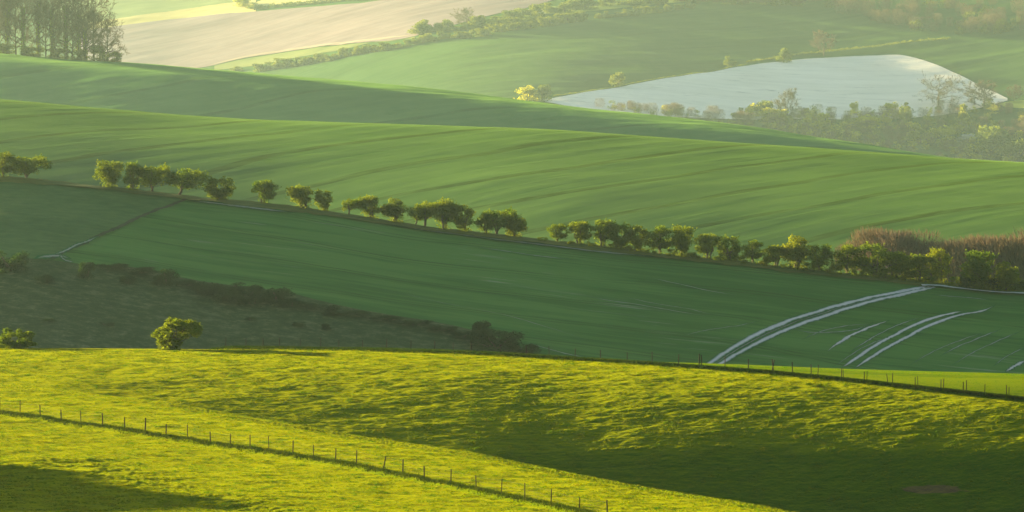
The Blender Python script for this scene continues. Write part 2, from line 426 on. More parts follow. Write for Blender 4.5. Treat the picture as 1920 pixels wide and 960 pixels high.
def A_ground(u, v):
    P = A.lookup(u, v); P[:, 2] += A_disp(np.atleast_1d(u).astype(float), np.atleast_1d(v).astype(float), P); return P

# slope below the viewpoint, joined to the pasture's lower edge
UB = A.U
P1 = PA[:, 0]; T1 = beg_t(A)
ang = (UB - 960) / F0
P0 = np.stack([ang * 6, np.full_like(UB, 2.0), np.full_like(UB, CAMZ - 1.8)], -1)
T0 = np.stack([ang, np.ones_like(UB), np.full_like(UB, -0.28)], -1)
Pl = hermite_link(P0, T0, P1, T1, 40)
back = P0.copy(); back[:, 1] = -300; back[:, 0] = ang * 600; back[:, 2] = CAMZ - 3
Pl = np.concatenate([back[:, None], Pl], 1)
o = mesh_from('hillside', Pl.reshape(-1, 3), grid_faces(Pl.shape[0], Pl.shape[1]), 4, M_pasture, smooth=True)
tag(o, 'grassy hillside falling away below the viewpoint', 'hill', kind='structure')

def sheet_obj(s, name, mat, label, disp=None):
    P = s.P.copy()
    if disp is not None: P[..., 2] += disp(s.U[:, None] + 0 * s.V, s.V, s.P)
    o = mesh_from(name, P.reshape(-1, 3), grid_faces(*s.V.shape), 4, mat, smooth=True)
    return tag(o, label, 'field', kind='structure')
def rows_disp(th, amp, lw, ll, seed):
    ct, st = math.cos(th), math.sin(th)
    def f(x, y):
        a, c = x * ct + y * st, -x * st + y * ct
        return amp * fbm(a / ll, c / lw, 3, seed, 0.6)
    return f
RD = {'D': rows_disp(math.radians(40), 0.05, 7, 120, 51), 'E': rows_disp(math.radians(25), 0.22, 22, 160, 52), 'C': rows_disp(math.radians(-6), 0.12, 3.5, 50, 53), 'F': rows_disp(math.radians(32), 0.7, 45, 400, 54)}
def und(a, sc, amp2=0.0, sc2=1.0, seed=0, row=None):
    def f(u, v, P):
        x, y = P[..., 0], P[..., 1]
        return (RD[row](x, y) if row else 0) + a * fbm(x * sc, y * sc * 1.5, 4, seed) + amp2 * fbm(x * sc2, y * sc2 * 1.3, 3, seed + 11)
    return f
DISP = {'C': und(0.4, 0.02, 0.03, 0.4, 3, 'C'), 'D': und(0.8, 0.007, 0.03, 0.2, 5, 'D'), 'E': und(1.1, 0.009, 0.03, 0.2, 8, 'E'), 'F': und(1.8, 0.006, 0.05, 0.1, 12, 'F')}
sheet_obj(C, 'wheat_field', M_dark, 'dark green wheat field on the shaded slope below the hedgerow', DISP['C'])
sheet_obj(D, 'hill_field', M_mid, 'broad striped green field on the rounded hill behind the hedgerow', DISP['D'])
sheet_obj(E, 'upland_field', M_far, 'darker green shaded field on the hill below the tall bare trees', DISP['E'])
sheet_obj(F, 'far_hillside', M_farf, 'hazy green far hillside with hedges crossing it', DISP['F'])
def link(s0, s1, mat, lab, n=26):
    U = s1.U
    P0 = resample(s0.P[:, -1], s0.U, U); T0 = resample(end_t(s0), s0.U, U)
    d0 = DISP.get(s0.name); P1 = s1.P[:, 0].copy()
    if s0.name == 'A': P0 = resample(PA[:, -1], s0.U, U)
    else: P0[:, 2] += d0(U, s0.vr_, P0)
    P1[:, 2] += DISP[s1.name](U, s1.vb_, P1)
    Pm = hermite_link(P0, T0, P1, beg_t(s1), n)
    o = mesh_from('valley', Pm.reshape(-1, 3), grid_faces(*Pm.shape[:2]), 4, mat, smooth=True)
    return tag(o, lab, 'valley', kind='structure')
link(A, C, M_rough, 'hidden dip beyond the foreground pasture')
link(C, D, M_mid, 'hidden dip behind the hedgerow')
link(D, E, M_far, 'hidden dip behind the striped hill')
link(E, F, M_hill, 'valley floor in front of the far hillside')
# land beyond the far hillside out to the horizon
Pt = F.P[:, -1].copy(); Pt[:, 2] += DISP['F'](F.U, F.vr_, F.P[:, -1])
P1 = np.stack([Pt[:, 0] * 2.6, np.full(len(Pt), 14000.0), np.full(len(Pt), 20.0)], -1)
T0 = end_t(F); T0[:, 2] = 0.0; T1 = unit(P1 - Pt)
Pm = hermite_link(Pt, T0, P1, T1, 20)
tag(mesh_from('ground', Pm.reshape(-1, 3), grid_faces(*Pm.shape[:2]), 4, M_hill, smooth=True), 'far land rolling out to the horizon', 'ground', kind='structure')

SH = {'A': A, 'C': C, 'D': D, 'E': E, 'F': F}
def on(s, u, v):
    """ground point (n,3) on sheet s at picture place (u, v), with relief"""
    if s == 'A': return A_ground(u, v)
    sh = SH[s]; P = sh.lookup(u, v); u = np.atleast_1d(u).astype(float); v = np.atleast_1d(v).astype(float)
    P[:, 2] += DISP[s](u, v, P); return P

def patch(name, s, top, bot, u0, u1, mat, label, lift=0.12, ustep=2.0, rows=20, kind='structure', cat='field'):
    """field laid on a sheet between two boundary curves"""
    U = np.arange(u0, u1 + 0.01, ustep)
    t = np.linspace(0, 1, rows)
    V = bot(U)[:, None] + (top(U) - bot(U))[:, None] * t
    Ug = U[:, None] + 0 * V
    P = on(s, Ug.ravel(), V.ravel()); P[:, 2] += lift
    o = mesh_from(name, P, grid_faces(*V.shape), 4, mat, smooth=True)
    return tag(o, label, cat, kind=kind)
def ribbon(name, s, pts, wpx, mat, label, lift=0.10, n=160, kind='structure', cat='track', jit=0.0, taper=0.0, parent=None):
    """track along picture points, width in metres, laid on the sheet"""
    pts = np.array(pts, float)
    seg = np.r_[0, np.cumsum(np.hypot(*np.diff(pts, axis=0).T))]
    # catmull-rom through the points
    q = np.linspace(0, seg[-1], n)
    cu = curve(list(zip(seg, pts[:, 0]))); cv = curve(list(zip(seg, pts[:, 1])))
    P = on(s, cu(q), cv(q))
    Tn = np.gradient(P, axis=0)[:, :2]; Tn /= np.linalg.norm(Tn, axis=1)[:, None]
    Nn = np.stack([-Tn[:, 1], Tn[:, 0]], 1)
    k = np.arange(n)
    wl = wpx / 2 * (1 + jit * fbm(k * 0.13, k * 0 + 2.3, 3, 31)); wr = wpx / 2 * (1 + jit * fbm(k * 0.13, k * 0 + 8.3, 3, 37))
    if taper: 
        tp = np.clip(np.minimum(k, n - 1 - k) / (n * taper), 0, 1)**0.7; wl, wr = wl * tp, wr * tp
    a = P.copy(); b = P.copy(); cpt = P.copy(); cpt[:, 2] += lift
    a[:, :2] += Nn * wl[:, None]; b[:, :2] -= Nn * wr[:, None]
    # follow the slope sideways
    sh = 0.5
    PV = on(s, cu(q), cv(q) - sh); g2 = PV - P
    # local plane from along + up-picture steps
    nrm = np.cross(np.gradient(P, axis=0), g2); nrm *= np.sign(nrm[:, 2:3]); 
    for X in (a, b):
        dxy = X[:, :2] - P[:, :2]
        X[:, 2] = P[:, 2] - (nrm[:, 0] * dxy[:, 0] + nrm[:, 1] * dxy[:, 1]) / nrm[:, 2] + lift
    V3 = np.stack([a, cpt, b], 1).reshape(-1, 3)
    ac = np.tile([1.0, 0.0, 1.0], n)
    if taper: ac = np.maximum(ac, np.repeat(1 - np.clip(tp, 0, 1), 3))
    o = mesh_from(name, V3, grid_faces(n, 3), 4, mat, smooth=True, parent=parent, attrs={'across': ac})
    if parent is None: tag(o, label, cat, kind=kind)
    return o
# ---------------------------------------------------------------- fields, tracks laid on the land
L_SC = curve([(-300, 470), (0, 482), (100, 489), (160, 496), (240, 500), (320, 516), (400, 530), (480, 540), (540, 550), (620, 570), (720, 590), (820, 606), (900, 625), (960, 645), (1010, 668), (1050, 690)])
patch('rough_slope', 'C', L_SC, lambda u: R_A(u) + 12 + 0*u, -400, 1012, M_rough, 'rough grassy scrub slope below the dark wheat field', lift=0.15, rows=60)
# upper left meadow, split from the wheat by a diagonal path
L_MD = curve([(-300, 474), (0, 484), (60, 490), (100, 488), (130, 470), (170, 452), (220, 428), (280, 400), (350, 372)])
M_meadow = grassy('meadow_grass', (0.034, 0.105, 0.020), (0.075, 0.155, 0.036), 0.5, st=2.0)
patch('meadow', 'C', lambda u: R_H(u) + 0.6, L_MD, -400, 349, M_meadow, 'green meadow at the left above the scrub slope', lift=0.13, rows=50)
ribbon('path', 'C', [(352, 374), (320, 388), (280, 402), (220, 430), (180, 447), (150, 462), (120, 474), (100, 486)], 1.0, grassy('worn_path', (0.012, 0.04, 0.010), (0.05, 0.075, 0.03), 0.6), 'narrow worn path running diagonally down to the scrub', lift=0.22, jit=0.6)
ribbon('path', 'C', [(188, 445), (165, 455), (142, 463), (125, 472), (108, 478), (95, 480)], 1.1, M_trackp, 'pale bare chalk stretch of the diagonal path', lift=0.28, jit=0.9, taper=0.2)
ribbon('path', 'C', [(112, 478), (118, 487), (140, 494)], 0.9, M_trackp, 'short bare chalk spur where the path meets the scrub', lift=0.3, jit=0.9, taper=0.2, n=60)
ribbon('bare_ground', 'C', [(62, 487), (85, 483), (110, 482), (135, 488)], 3, M_trackp, 'thin chalky grass patch at the foot of the meadow', lift=0.24, jit=0.5, taper=0.3, n=60)
# chalk farm tracks
ribbon('chalk_track', 'C', [(1318, 690), (1345, 672), (1380, 650), (1420, 628), (1480, 601), (1540, 581), (1600, 564), (1660, 551), (1720, 541), (1745, 538)], 1.8, M_track, 'left wheel rut of the wide white chalk track', lift=0.12, jit=0.06, n=500)
ribbon('chalk_track', 'C', [(1338, 690), (1362, 676), (1400, 655), (1440, 635), (1500, 608), (1560, 587), (1620, 568), (1680, 554), (1730, 543), (1752, 539)], 1.7, M_track, 'right wheel rut of the wide white chalk track', lift=0.12, jit=0.06, n=500)
ribbon('chalk_track', 'C', [(1328, 690), (1354, 674), (1390, 652), (1430, 631), (1490, 604), (1550, 584), (1610, 566), (1670, 552), (1725, 542)], 0.5, M_chalkgrass, 'grassy middle of the wide white chalk track', lift=0.10, jit=0.5)
ribbon('chalk_track', 'C', [(1728, 538), (1760, 539), (1790, 543), (1840, 549), (1880, 552), (1960, 557), (2060, 566)], 1.7, M_track, 'thin chalk track running right along the foot of the hedge', lift=0.45, jit=0.4)
ribbon('chalk_rut', 'C', [(1578, 690), (1610, 670), (1650, 645), (1700, 617), (1740, 600), (1780, 589), (1810, 583)], 1.2, M_track, 'left one of the paired white wheel ruts right of the track', lift=0.12, jit=0.12, n=400, taper=0.1)
ribbon('chalk_rut', 'C', [(1600, 692), (1640, 668), (1680, 645), (1720, 622), (1760, 604), (1800, 591), (1850, 580), (1868, 571)], 1.2, M_track, 'right one of the paired white wheel ruts right of the track', lift=0.12, jit=0.12, n=400, taper=0.1)
for pts, w, lab in [
    ([(1760, 672), (1790, 655), (1830, 637), (1880, 617)], 0.3, 'faint pale wheel line crossing the wheat near the right edge'),
    ([(1884, 700), (1905, 686), (1925, 676)], 0.7, 'white wheel rut cut by the right edge of the photo'),
    ([(1590, 665), (1620, 645), (1665, 618), (1700, 604), (1730, 595)], 0.35, 'thin pale rut just left of the paired ruts'),
    ([(1550, 660), (1585, 637), (1620, 618), (1670, 600)], 0.6, 'curved scuffed chalk rut between the wide track and the paired ruts'),
    ([(1482, 617), (1520, 624), (1560, 624), (1605, 618), (1640, 604)], 0.4, 'thin curved chalk line joining the wide track from the right'),
    ([(1740, 551), (1780, 556), (1830, 560), (1870, 566)], 0.4, 'faint chalk line under the track along the hedge'),
    ([(1080, 553), (1130, 562), (1200, 572), (1270, 584), (1340, 596)], 0.22, 'long faint pale wheel line across the middle of the wheat'),
    ([(1160, 556), (1210, 566), (1290, 579), (1345, 592)], 0.18, 'second faint pale wheel line just above the long one'),
    ([(690, 540), (760, 553), (850, 572), (950, 592), (1040, 618), (1130, 650)], 0.14, 'faint wheel line sweeping down the wheat above the scrub'),
    ([(1700, 690), (1750, 662), (1800, 640), (1850, 622)], 0.2, 'faint short pale line right of the paired ruts'),
    ([(1500, 640), (1540, 622), (1580, 612), (1640, 606)], 0.3, 'faint curve of chalk dust just right of the wide track'),
    ([(1560, 690), (1600, 664), (1640, 644), (1690, 626)], 0.2, 'faint pale line between the curved rut and the paired ruts'),
    ([(1860, 690), (1890, 668), (1925, 650)], 0.22, 'faint line in the lower right corner of the wheat'),
    ([(1270, 634), (1320, 622), (1380, 612), (1430, 600)], 0.2, 'faint pale line left of the wide track'),
    ([(1200, 520), (1260, 532), (1330, 545), (1400, 556)], 0.2, 'faint pale line in the upper wheat below the brambles'),
    ([(880, 462), (940, 470), (1010, 480), (1090, 488)], 0.3, 'broken pale line in the wheat under the wide gap'),
    ([(980, 640), (1020, 652), (1070, 664), (1110, 672)], 0.22, 'faint pale line low in the wheat above the upper fence'),
    ([(1780, 690), (1830, 660), (1870, 640), (1920, 620)], 0.22, 'very faint pale line low in the wheat at the right'),
]:
    ribbon('chalk_rut', 'C', pts, w * 1.8, M_track if w > 0.55 else M_trackp, lab, lift=0.11, jit=0.9, taper=0.25, n=110)
# chalk strip under the hedgerow
ribbon('chalk_margin', 'C', [(350, 378), (390, 382), (450, 389), (510, 396), (550, 400)], 2.0, M_chalkgrass, 'pale chalky strip under the left half of the hedgerow', lift=0.2, jit=0.8, taper=0.2)
ribbon('chalk_margin', 'C', [(700, 418), (800, 432), (900, 445), (1000, 458), (1060, 466), (1120, 474), (1200, 482), (1280, 490)], 1.8, M_chalkgrass, 'pale chalky strip under the middle of the hedgerow', lift=0.2, jit=0.8, taper=0.2)
# the hedgerow's grassy bank
ribbon('verge', 'C', [(u, float(R_H(u)) + 3) for u in range(-300, 2200, 50)], 4.5, M_verge, 'grassy bank along the foot of the hedgerow', lift=0.25, jit=0.4, n=700, cat='verge')

# --- far hillside
L_CH_T = curve([(1020, 187), (1060, 180), (1140, 166), (1240, 150), (1340, 133), (1440, 119), (1540, 110), (1640, 105), (1690, 104), (1720, 110), (1750, 120), (1790, 137), (1830, 157), (1860, 170), (1890, 184)])
L_CH_B = curve([(1020, 190), (1100, 205), (1200, 217), (1300, 222), (1400, 224), (1600, 224), (1780, 214), (1850, 200), (1890, 188)])
patch('chalk_field', 'F', L_CH_T, L_CH_B, 1021, 1889, M_chalk, 'pale bare chalk field on the far side of the valley', lift=0.5, rows=60)
L_PL_T = curve([(150, 58), (225, 48), (330, 35), (475, 22), (600, 12), (700, 3), (760, -4), (900, -20), (1060, -20)])
L_PL_B = curve([(150, 135), (250, 132), (390, 125), (450, 112), (520, 100), (640, 84), (780, 68), (860, 44), (930, 26), (1000, 12), (1060, -6)])
patch('ploughed_field', 'F', L_PL_T, L_PL_B, 150, 1040, M_plough, 'pinkish brown ploughed field at the top left', lift=0.5, rows=60)
M_strip = grassy('pale_margin', (0.27, 0.22, 0.17), (0.36, 0.30, 0.23), 0.05)
ribbon('field_margin', 'F', [(390, 124), (450, 110.5), (520, 98), (640, 82), (770, 67)], 14, M_strip, 'pale bare strip along the lower edge of the ploughed field', lift=0.8, jit=0.2, taper=0.1)
L_YE_T = curve([(150, 46), (215, 36), (330, 20), (440, 4), (520, -8), (700, -20)])
patch('yellow_field', 'F', L_YE_T, lambda u: L_PL_T(u) + 0.6, 150, 480, M_rape, 'bright yellow strip of field above the ploughed one', lift=0.3, rows=20)
patch('pale_field', 'F', lambda u: -60 + 0*u, lambda u: L_YE_T(u) + 0.5, 100, 700, M_pale, 'pale green field at the top left behind the yellow strip', lift=0.3, rows=30)
ribbon('yellow_field', 'F', [(478, 6), (600, -2), (680, -8)], 60, M_rape, 'small yellow field sliver behind the dark hedge at the top', lift=0.8, n=40)
patch('grass_margin', 'F', lambda u: L_PL_B(u) + 1.5, curve([(400, 132), (470, 124), (560, 108), (650, 92), (700, 80), (780, 73)]), 402, 778, grassy('rough_margin', (0.09, 0.14, 0.03), (0.17, 0.20, 0.05), 0.1), 'rough grass margin between the ploughed field and the bushes', lift=0.6, rows=10)
L_TG = curve([(1020, 28), (1100, 22), (1200, 12), (1290, 4)])
patch('meadow', 'F', lambda u: L_TG(u) - 14, L_TG, 1020, 1300, grassy('bright_meadow', (0.10, 0.17, 0.02), (0.20, 0.26, 0.04), 0.1), 'small bright meadow behind the far bushes at the top', lift=0.6, rows=10)
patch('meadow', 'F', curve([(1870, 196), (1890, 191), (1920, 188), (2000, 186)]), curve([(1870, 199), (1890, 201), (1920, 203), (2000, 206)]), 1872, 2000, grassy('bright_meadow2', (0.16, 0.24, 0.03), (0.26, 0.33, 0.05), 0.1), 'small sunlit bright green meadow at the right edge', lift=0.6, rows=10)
# ---------------------------------------------------------------- foliage materials
def leaf_mat(name, c1, c2, trans=0.45, tcol=None, scale=0.6):
    m, nt, N, L = new_mat(name)
    g = N.new('ShaderNodeNewGeometry').outputs['Position']
    oi = N.new('ShaderNodeObjectInfo').outputs['Random']
    a = noise_tex(N, L, g, scale, 3, 0.6)
    f = math_(N, L, 'ADD', math_(N, L, 'MULTIPLY', a, 0.8), math_(N, L, 'MULTIPLY', oi, 0.2))
    c = ramp(N, L, f, [(0.35, c1), (0.7, c2)])
    d = N.new('ShaderNodeBsdfDiffuse'); t = N.new('ShaderNodeBsdfTranslucent'); mx = N.new('ShaderNodeMixShader')
    L.new(c, d.inputs[0])
    tc = mixc(N, L, 1.0, c, tcol or (1.6, 1.35, 0.5), 'MULTIPLY'); L.new(tc, t.inputs[0])
    mx.inputs[0].default_value = trans; L.new(d.outputs[0], mx.inputs[1]); L.new(t.outputs[0], mx.inputs[2])
    o = N.new('ShaderNodeOutputMaterial'); L.new(mx.outputs[0], o.inputs[0]); return m
M_haw = leaf_mat('hawthorn_leaves', (0.055, 0.115, 0.010), (0.15, 0.205, 0.018), 0.45)
M_hawb = leaf_mat('bright_leaves', (0.08, 0.13, 0.008), (0.18, 0.22, 0.016), 0.5)
M_dkb = leaf_mat('dark_scrub_leaves', (0.018, 0.052, 0.016), (0.038, 0.082, 0.024), 0.3)
M_twig = leaf_mat('bare_twigs', (0.085, 0.078, 0.055), (0.15, 0.13, 0.09), 0.35, (1.1, 0.9, 0.6), 0.3)
M_twigr = leaf_mat('reddish_twigs', (0.085, 0.076, 0.060), (0.14, 0.118, 0.092), 0.35, (1.1, 0.85, 0.6), 0.2)
M_fbush = leaf_mat('far_bush_leaves', (0.07, 0.115, 0.022), (0.17, 0.21, 0.035), 0.4, None, 0.15)
M_yell = leaf_mat('spring_yellow_leaves', (0.20, 0.25, 0.025), (0.40, 0.42, 0.04), 0.5, (1.4, 1.2, 0.4), 0.2)
M_blos = leaf_mat('white_blossom', (0.45, 0.46, 0.45), (0.7, 0.7, 0.68), 0.3, (1, 1, 1), 0.3)
M_blade = leaf_mat('grass_blades', (0.014, 0.088, 0.002), (0.128, 0.155, 0.003), 0.6, (1.75, 1.35, 0.2), 0.9)
M_long = leaf_mat('long_grass', (0.010, 0.034, 0.003), (0.04, 0.06, 0.008), 0.45, (1.6, 1.3, 0.4), 1.0)  # colour darkened to carry the shade low in the fence-bank grass
def bark():
    m, nt, N, L = new_mat('bark')
    g = N.new('ShaderNodeNewGeometry').outputs['Position']
    a = noise_tex(N, L, mapping(N, L, g, 0, (3, 3, 0.6)), 2.0, 4, 0.6)
    finish(N, L, ramp(N, L, a, [(0.3, (0.055, 0.046, 0.032)), (0.7, (0.14, 0.12, 0.085))]), a, 0.6, 0.05, 0.95, 0.0); return m
M_bark = bark()
def wood():
    m, nt, N, L = new_mat('weathered_wood')
    g = N.new('ShaderNodeNewGeometry').outputs['Position']
    a = noise_tex(N, L, mapping(N, L, g, 0, (8, 8, 1.5)), 3.0, 4, 0.6)
    finish(N, L, ramp(N, L, a, [(0.3, (0.022, 0.018, 0.014)), (0.7, (0.05, 0.042, 0.032))]), a, 0.6, 0.02, 0.95, 0.0); return m
M_wood = wood()
M_wire, _nt, _N, _L = new_mat('fence_wire'); finish(_N, _L, (0.05, 0.05, 0.05), rough=0.7, spec=0.2)

# ---------------------------------------------------------------- shapes
def tube_mesh(paths, sides=6):
    """paths: list of (points, radii) -> verts, quad faces"""
    V, Fq, n0 = [], [], 0
    for pts, rad in paths:
        pts = np.asarray(pts, float); n = len(pts)
        T = np.gradient(pts, axis=0); T /= np.linalg.norm(T, axis=1)[:, None] + 1e-9
        ref = np.where(np.abs(T[:, 2:3]) > 0.9, np.array([[1., 0, 0]]), np.array([[0., 0, 1]]))
        B1 = np.cross(T, ref); B1 /= np.linalg.norm(B1, axis=1)[:, None]; B2 = np.cross(T, B1)
        a = np.arange(sides) * 2 * np.pi / sides
        ring = pts[:, None] + (B1[:, None] * np.cos(a)[None, :, None] + B2[:, None] * np.sin(a)[None, :, None]) * np.asarray(rad, float)[:, None, None]
        V.append(ring.reshape(-1, 3))
        i = np.arange(n - 1)[:, None] * sides; j = np.arange(sides)[None, :]; k = (j + 1) % sides
        Fq.append(np.stack([n0 + i + j, n0 + i + k, n0 + i + sides + k, n0 + i + sides + j], -1).reshape(-1, 4)); n0 += n * sides
    return np.concatenate(V), np.concatenate(Fq)
def leaves(P, size, r, up=0.3, asp=0.6):
    """one pointed leaf-clump face (quad kite) at every point"""
    n = len(P)
    nrm = r.normal(size=(n, 3)); nrm[:, 2] += up; nrm /= np.linalg.norm(nrm, axis=1)[:, None]
    t = np.cross(nrm, r.normal(size=(n, 3))); t /= np.linalg.norm(t, axis=1)[:, None]; b = np.cross(nrm, t)
    s = size * r.uniform(0.55, 1.3, (n, 1)) if np.isscalar(size) else size[:, None] * r.uniform(0.55, 1.3, (n, 1))
    V = np.stack([P - t * s, P - b * s * asp + t * s * 0.15, P + t * s, P + b * s * asp - t * s * 0.1], 1).reshape(-1, 3)
    return V, np.arange(4 * n).reshape(n, 4)
def blob_points(r, centers, radii, n, flat=0.85):
    """points through clumps, mostly near their outer skins"""
    k = r.choice(len(centers), n, p=(radii**2) / (radii**2).sum())
    d = r.normal(size=(n, 3)); d /= np.linalg.norm(d, axis=1)[:, None]
    rr = radii[k] * np.clip(r.normal(0.86, 0.2, n), 0.1, 1.35)
    d[:, 2] *= flat
    return centers[k] + d * rr[:, None]

def add_part(root, name, V, Fq, mat, nper=4, smooth=False, label=None):
    o = mesh_from(name, V, np.asarray(Fq).ravel(), nper, mat, root, smooth)
    if label: o['label'] = label
    CH.setdefault(root.name, []).append(o); return o

def hawthorn(seed, asp=1.0, lean=0.0, flat=False, stem=0.28, stems=2, low=0.0, nleaf=5200, mat=None, name='hawthorn_tree', leafs=0.022, nc=26, taper=0.35, rs=(0.09, 0.17)):
    """unit-height windswept tree: asp = crown width / height, stem = bare stem share, lean to +x"""
    r = np.random.default_rng(seed)
    root = empty(name)
    cz0, cz1 = stem * 0.85, 0.92
    C_, R_ = [], []
    for k in range(nc):
        z = r.uniform(0, 1)
        prof = (0.45 + 0.55 * math.sin(math.pi * min(1, 0.16 + z * 0.78))) if not flat else (0.6 + 0.4 * math.sin(math.pi * min(1, 0.1 + z * 0.7)))
        prof *= (1 - taper * (1 - z)**2)
        a = r.uniform(0, 2 * math.pi); q = math.sqrt(r.uniform(0, 1)) * prof * 0.40 * asp
        x, y = q * math.cos(a), q * math.sin(a) * 0.85
        x += lean * (0.25 + z) * 0.35
        zz = cz0 + (cz1 - cz0) * (0.08 + 0.84 * z)
        rr = r.uniform(*rs) * (0.75 + 0.25 * asp)
        C_.append((x, y, zz - (0.10 * (x / (0.5 * asp + .01))**2 if not flat else 0.03))); R_.append(rr)
    C_ = np.array(C_); R_ = np.array(R_)
    C_[:, 2] = np.minimum(C_[:, 2], 0.985 - R_ * 0.8)
    P = blob_points(r, C_, R_, nleaf)
    # shoots sticking out of the top and sides
    sh = blob_points(r, C_, R_ * 1.18, 60)
    for s_ in sh[sh[:, 2] > stem]:
        q = r.uniform(0.03, 0.08); m = 9
        d = (s_ - np.array([0.05 * lean, 0, 0.45])); d[2] = abs(d[2]) + 0.35; d /= np.linalg.norm(d)
        P = np.concatenate([P, s_ + d * q * np.linspace(0, 1.2, m)[:, None] + r.normal(0, 0.005, (m, 3))])
    if low > 0:
        m = int(nleaf * low); a = r.uniform(0, 2*np.pi, m); q = r.uniform(0, 0.22, m)
        P = np.concatenate([P, np.stack([q * np.cos(a), q * np.sin(a), np.abs(r.normal(0, stem * 0.5, m))], -1)])
    P[:, 2] = np.maximum(P[:, 2], 0.01)
    V, Fq = leaves(P, leafs, r)
    # trunk and limbs
    paths = []
    for k in range(stems):
        a = r.uniform(0, 6.28); bx, by = 0.035 * stems * 0.5 * math.cos(a), 0.03 * math.cos(a * 2)
        top = np.array([lean * 0.10 + r.normal(0, 0.08) * asp, r.normal(0, 0.05), stem + 0.12])
        n = 6; t = np.linspace(0, 1, n)[:, None]
        pts = np.array([[bx, by, -0.06]]) * (1 - t) + top * t + r.normal(0, 0.012, (n, 3)) * (t > 0) * (t < 1)
        paths.append((pts, np.linspace(0.042, 0.022, n) / math.sqrt(stems) * 1.3))
    for c in C_[r.permutation(len(C_))[:14]]:
        b0 = paths[r.integers(stems)][0][r.integers(3, 6)]
        n = 5; t = np.linspace(0, 1, n)[:, None]
        pts = b0 * (1 - t) + c * t + r.normal(0, 0.014, (n, 3)) * (t > 0); pts[:, 2] += 0.03 * np.sin(np.pi * t[:, 0])
        paths.append((pts, np.linspace(0.014, 0.004, n)))
    tv, tf = tube_mesh(paths, 6)
    add_part(root, 'trunk', tv, tf, M_bark, smooth=True)
    add_part(root, 'crown', V, Fq, mat or M_haw)
    return root

def bare_tree(seed, asp=0.7, stem=0.2, nbr=26, ntw=5200, mat=None, name='bare_tree', up=0.5, ivy=0.0, tw=0.0035, tl=0.07, trunk_r=0.022):
    r = np.random.default_rng(seed); root = empty(name)
    paths, tips = [], []
    n = 9; t = np.linspace(0, 1, n)[:, None]
    tr = np.concatenate([r.normal(0, 0.012, (n, 2)) * t, t * 0.86 - 0.02], 1)
    paths.append((tr, np.linspace(trunk_r, 0.004, n)))
    def grow(p0, d, ln, rad, lev):
        m = 6; q = [p0]
        for i in range(m - 1):
            d = d + r.normal(0, 0.16, 3) + np.array([0, 0, 0.06 * up]); d = d / np.linalg.norm(d)
            q.append(q[-1] + d * ln / (m - 1))
        q = np.array(q); paths.append((q, np.linspace(rad, rad * 0.3, m)))
        if lev > 0:
            for k in range(4 if lev > 1 else 3):
                i = r.integers(2, m); dd = d + r.normal(0, 0.55, 3); dd /= np.linalg.norm(dd)
                grow(q[i], dd, ln * r.uniform(0.45, 0.7), rad * 0.45, lev - 1)
        else:
            tips.append((q, d))
    for k in range(nbr):
        h = stem + (0.82 - stem) * (k + r.uniform()) / nbr
        i = h / 0.86 * (n - 1); i0 = int(i); p0 = tr[i0] * (1 - i + i0) + tr[min(n-1, i0+1)] * (i - i0)
        a = r.uniform(0, 6.28); z = up * (0.5 + h)
        d = np.array([math.cos(a), math.sin(a), z]); d /= np.linalg.norm(d)
        ln = asp * 0.42 * (0.5 + 0.62 * math.sin(math.pi * min(1.0, 0.12 + h * 0.95))) * r.uniform(0.75, 1.15)
        grow(p0, d, ln, trunk_r * 0.42 * (1.1 - 0.7 * h), 2)
    tv, tf = tube_mesh(paths, 4)
    add_part(root, 'trunk', tv, tf, M_bark, smooth=True)
    # fine twigs: thin blades round every branch end
    k = r.integers(len(tips), size=ntw)
    B = np.array([tips[i][0][r.integers(1, 6)] for i in k]); D_ = np.array([tips[i][1] for i in k])
    D_ = D_ + r.normal(0, 0.5, D_.shape) + np.array([0, 0, 0.25]); D_ /= np.linalg.norm(D_, axis=1)[:, None]
    L_ = tl * r.uniform(0.4, 1.2, (ntw, 1)); S = np.cross(D_, r.normal(size=D_.shape)); S /= np.linalg.norm(S, axis=1)[:, None]
    V = np.stack([B - S * tw / 2, B + S * tw / 2, B + D_ * L_], 1).reshape(-1, 3)
    add_part(root, 'crown', V, np.arange(3 * ntw), mat or M_twig, nper=3)
    if ivy > 0:
        m = int(2600 * ivy); h = r.uniform(0.0, 0.62, m); a = r.uniform(0, 6.28, m); q = trunk_r * 1.3 + 0.02 * r.uniform(0, 1, m) * (1.3 - h)
        i = np.minimum((h / 0.86 * (n - 1)).astype(int), n - 1)
        P = np.stack([tr[i, 0] + q * np.cos(a), tr[i, 1] + q * np.sin(a), h], -1)
        V2, F2 = leaves(P, 0.012, r); add_part(root, 'ivy', V2, F2, M_haw)
    return root

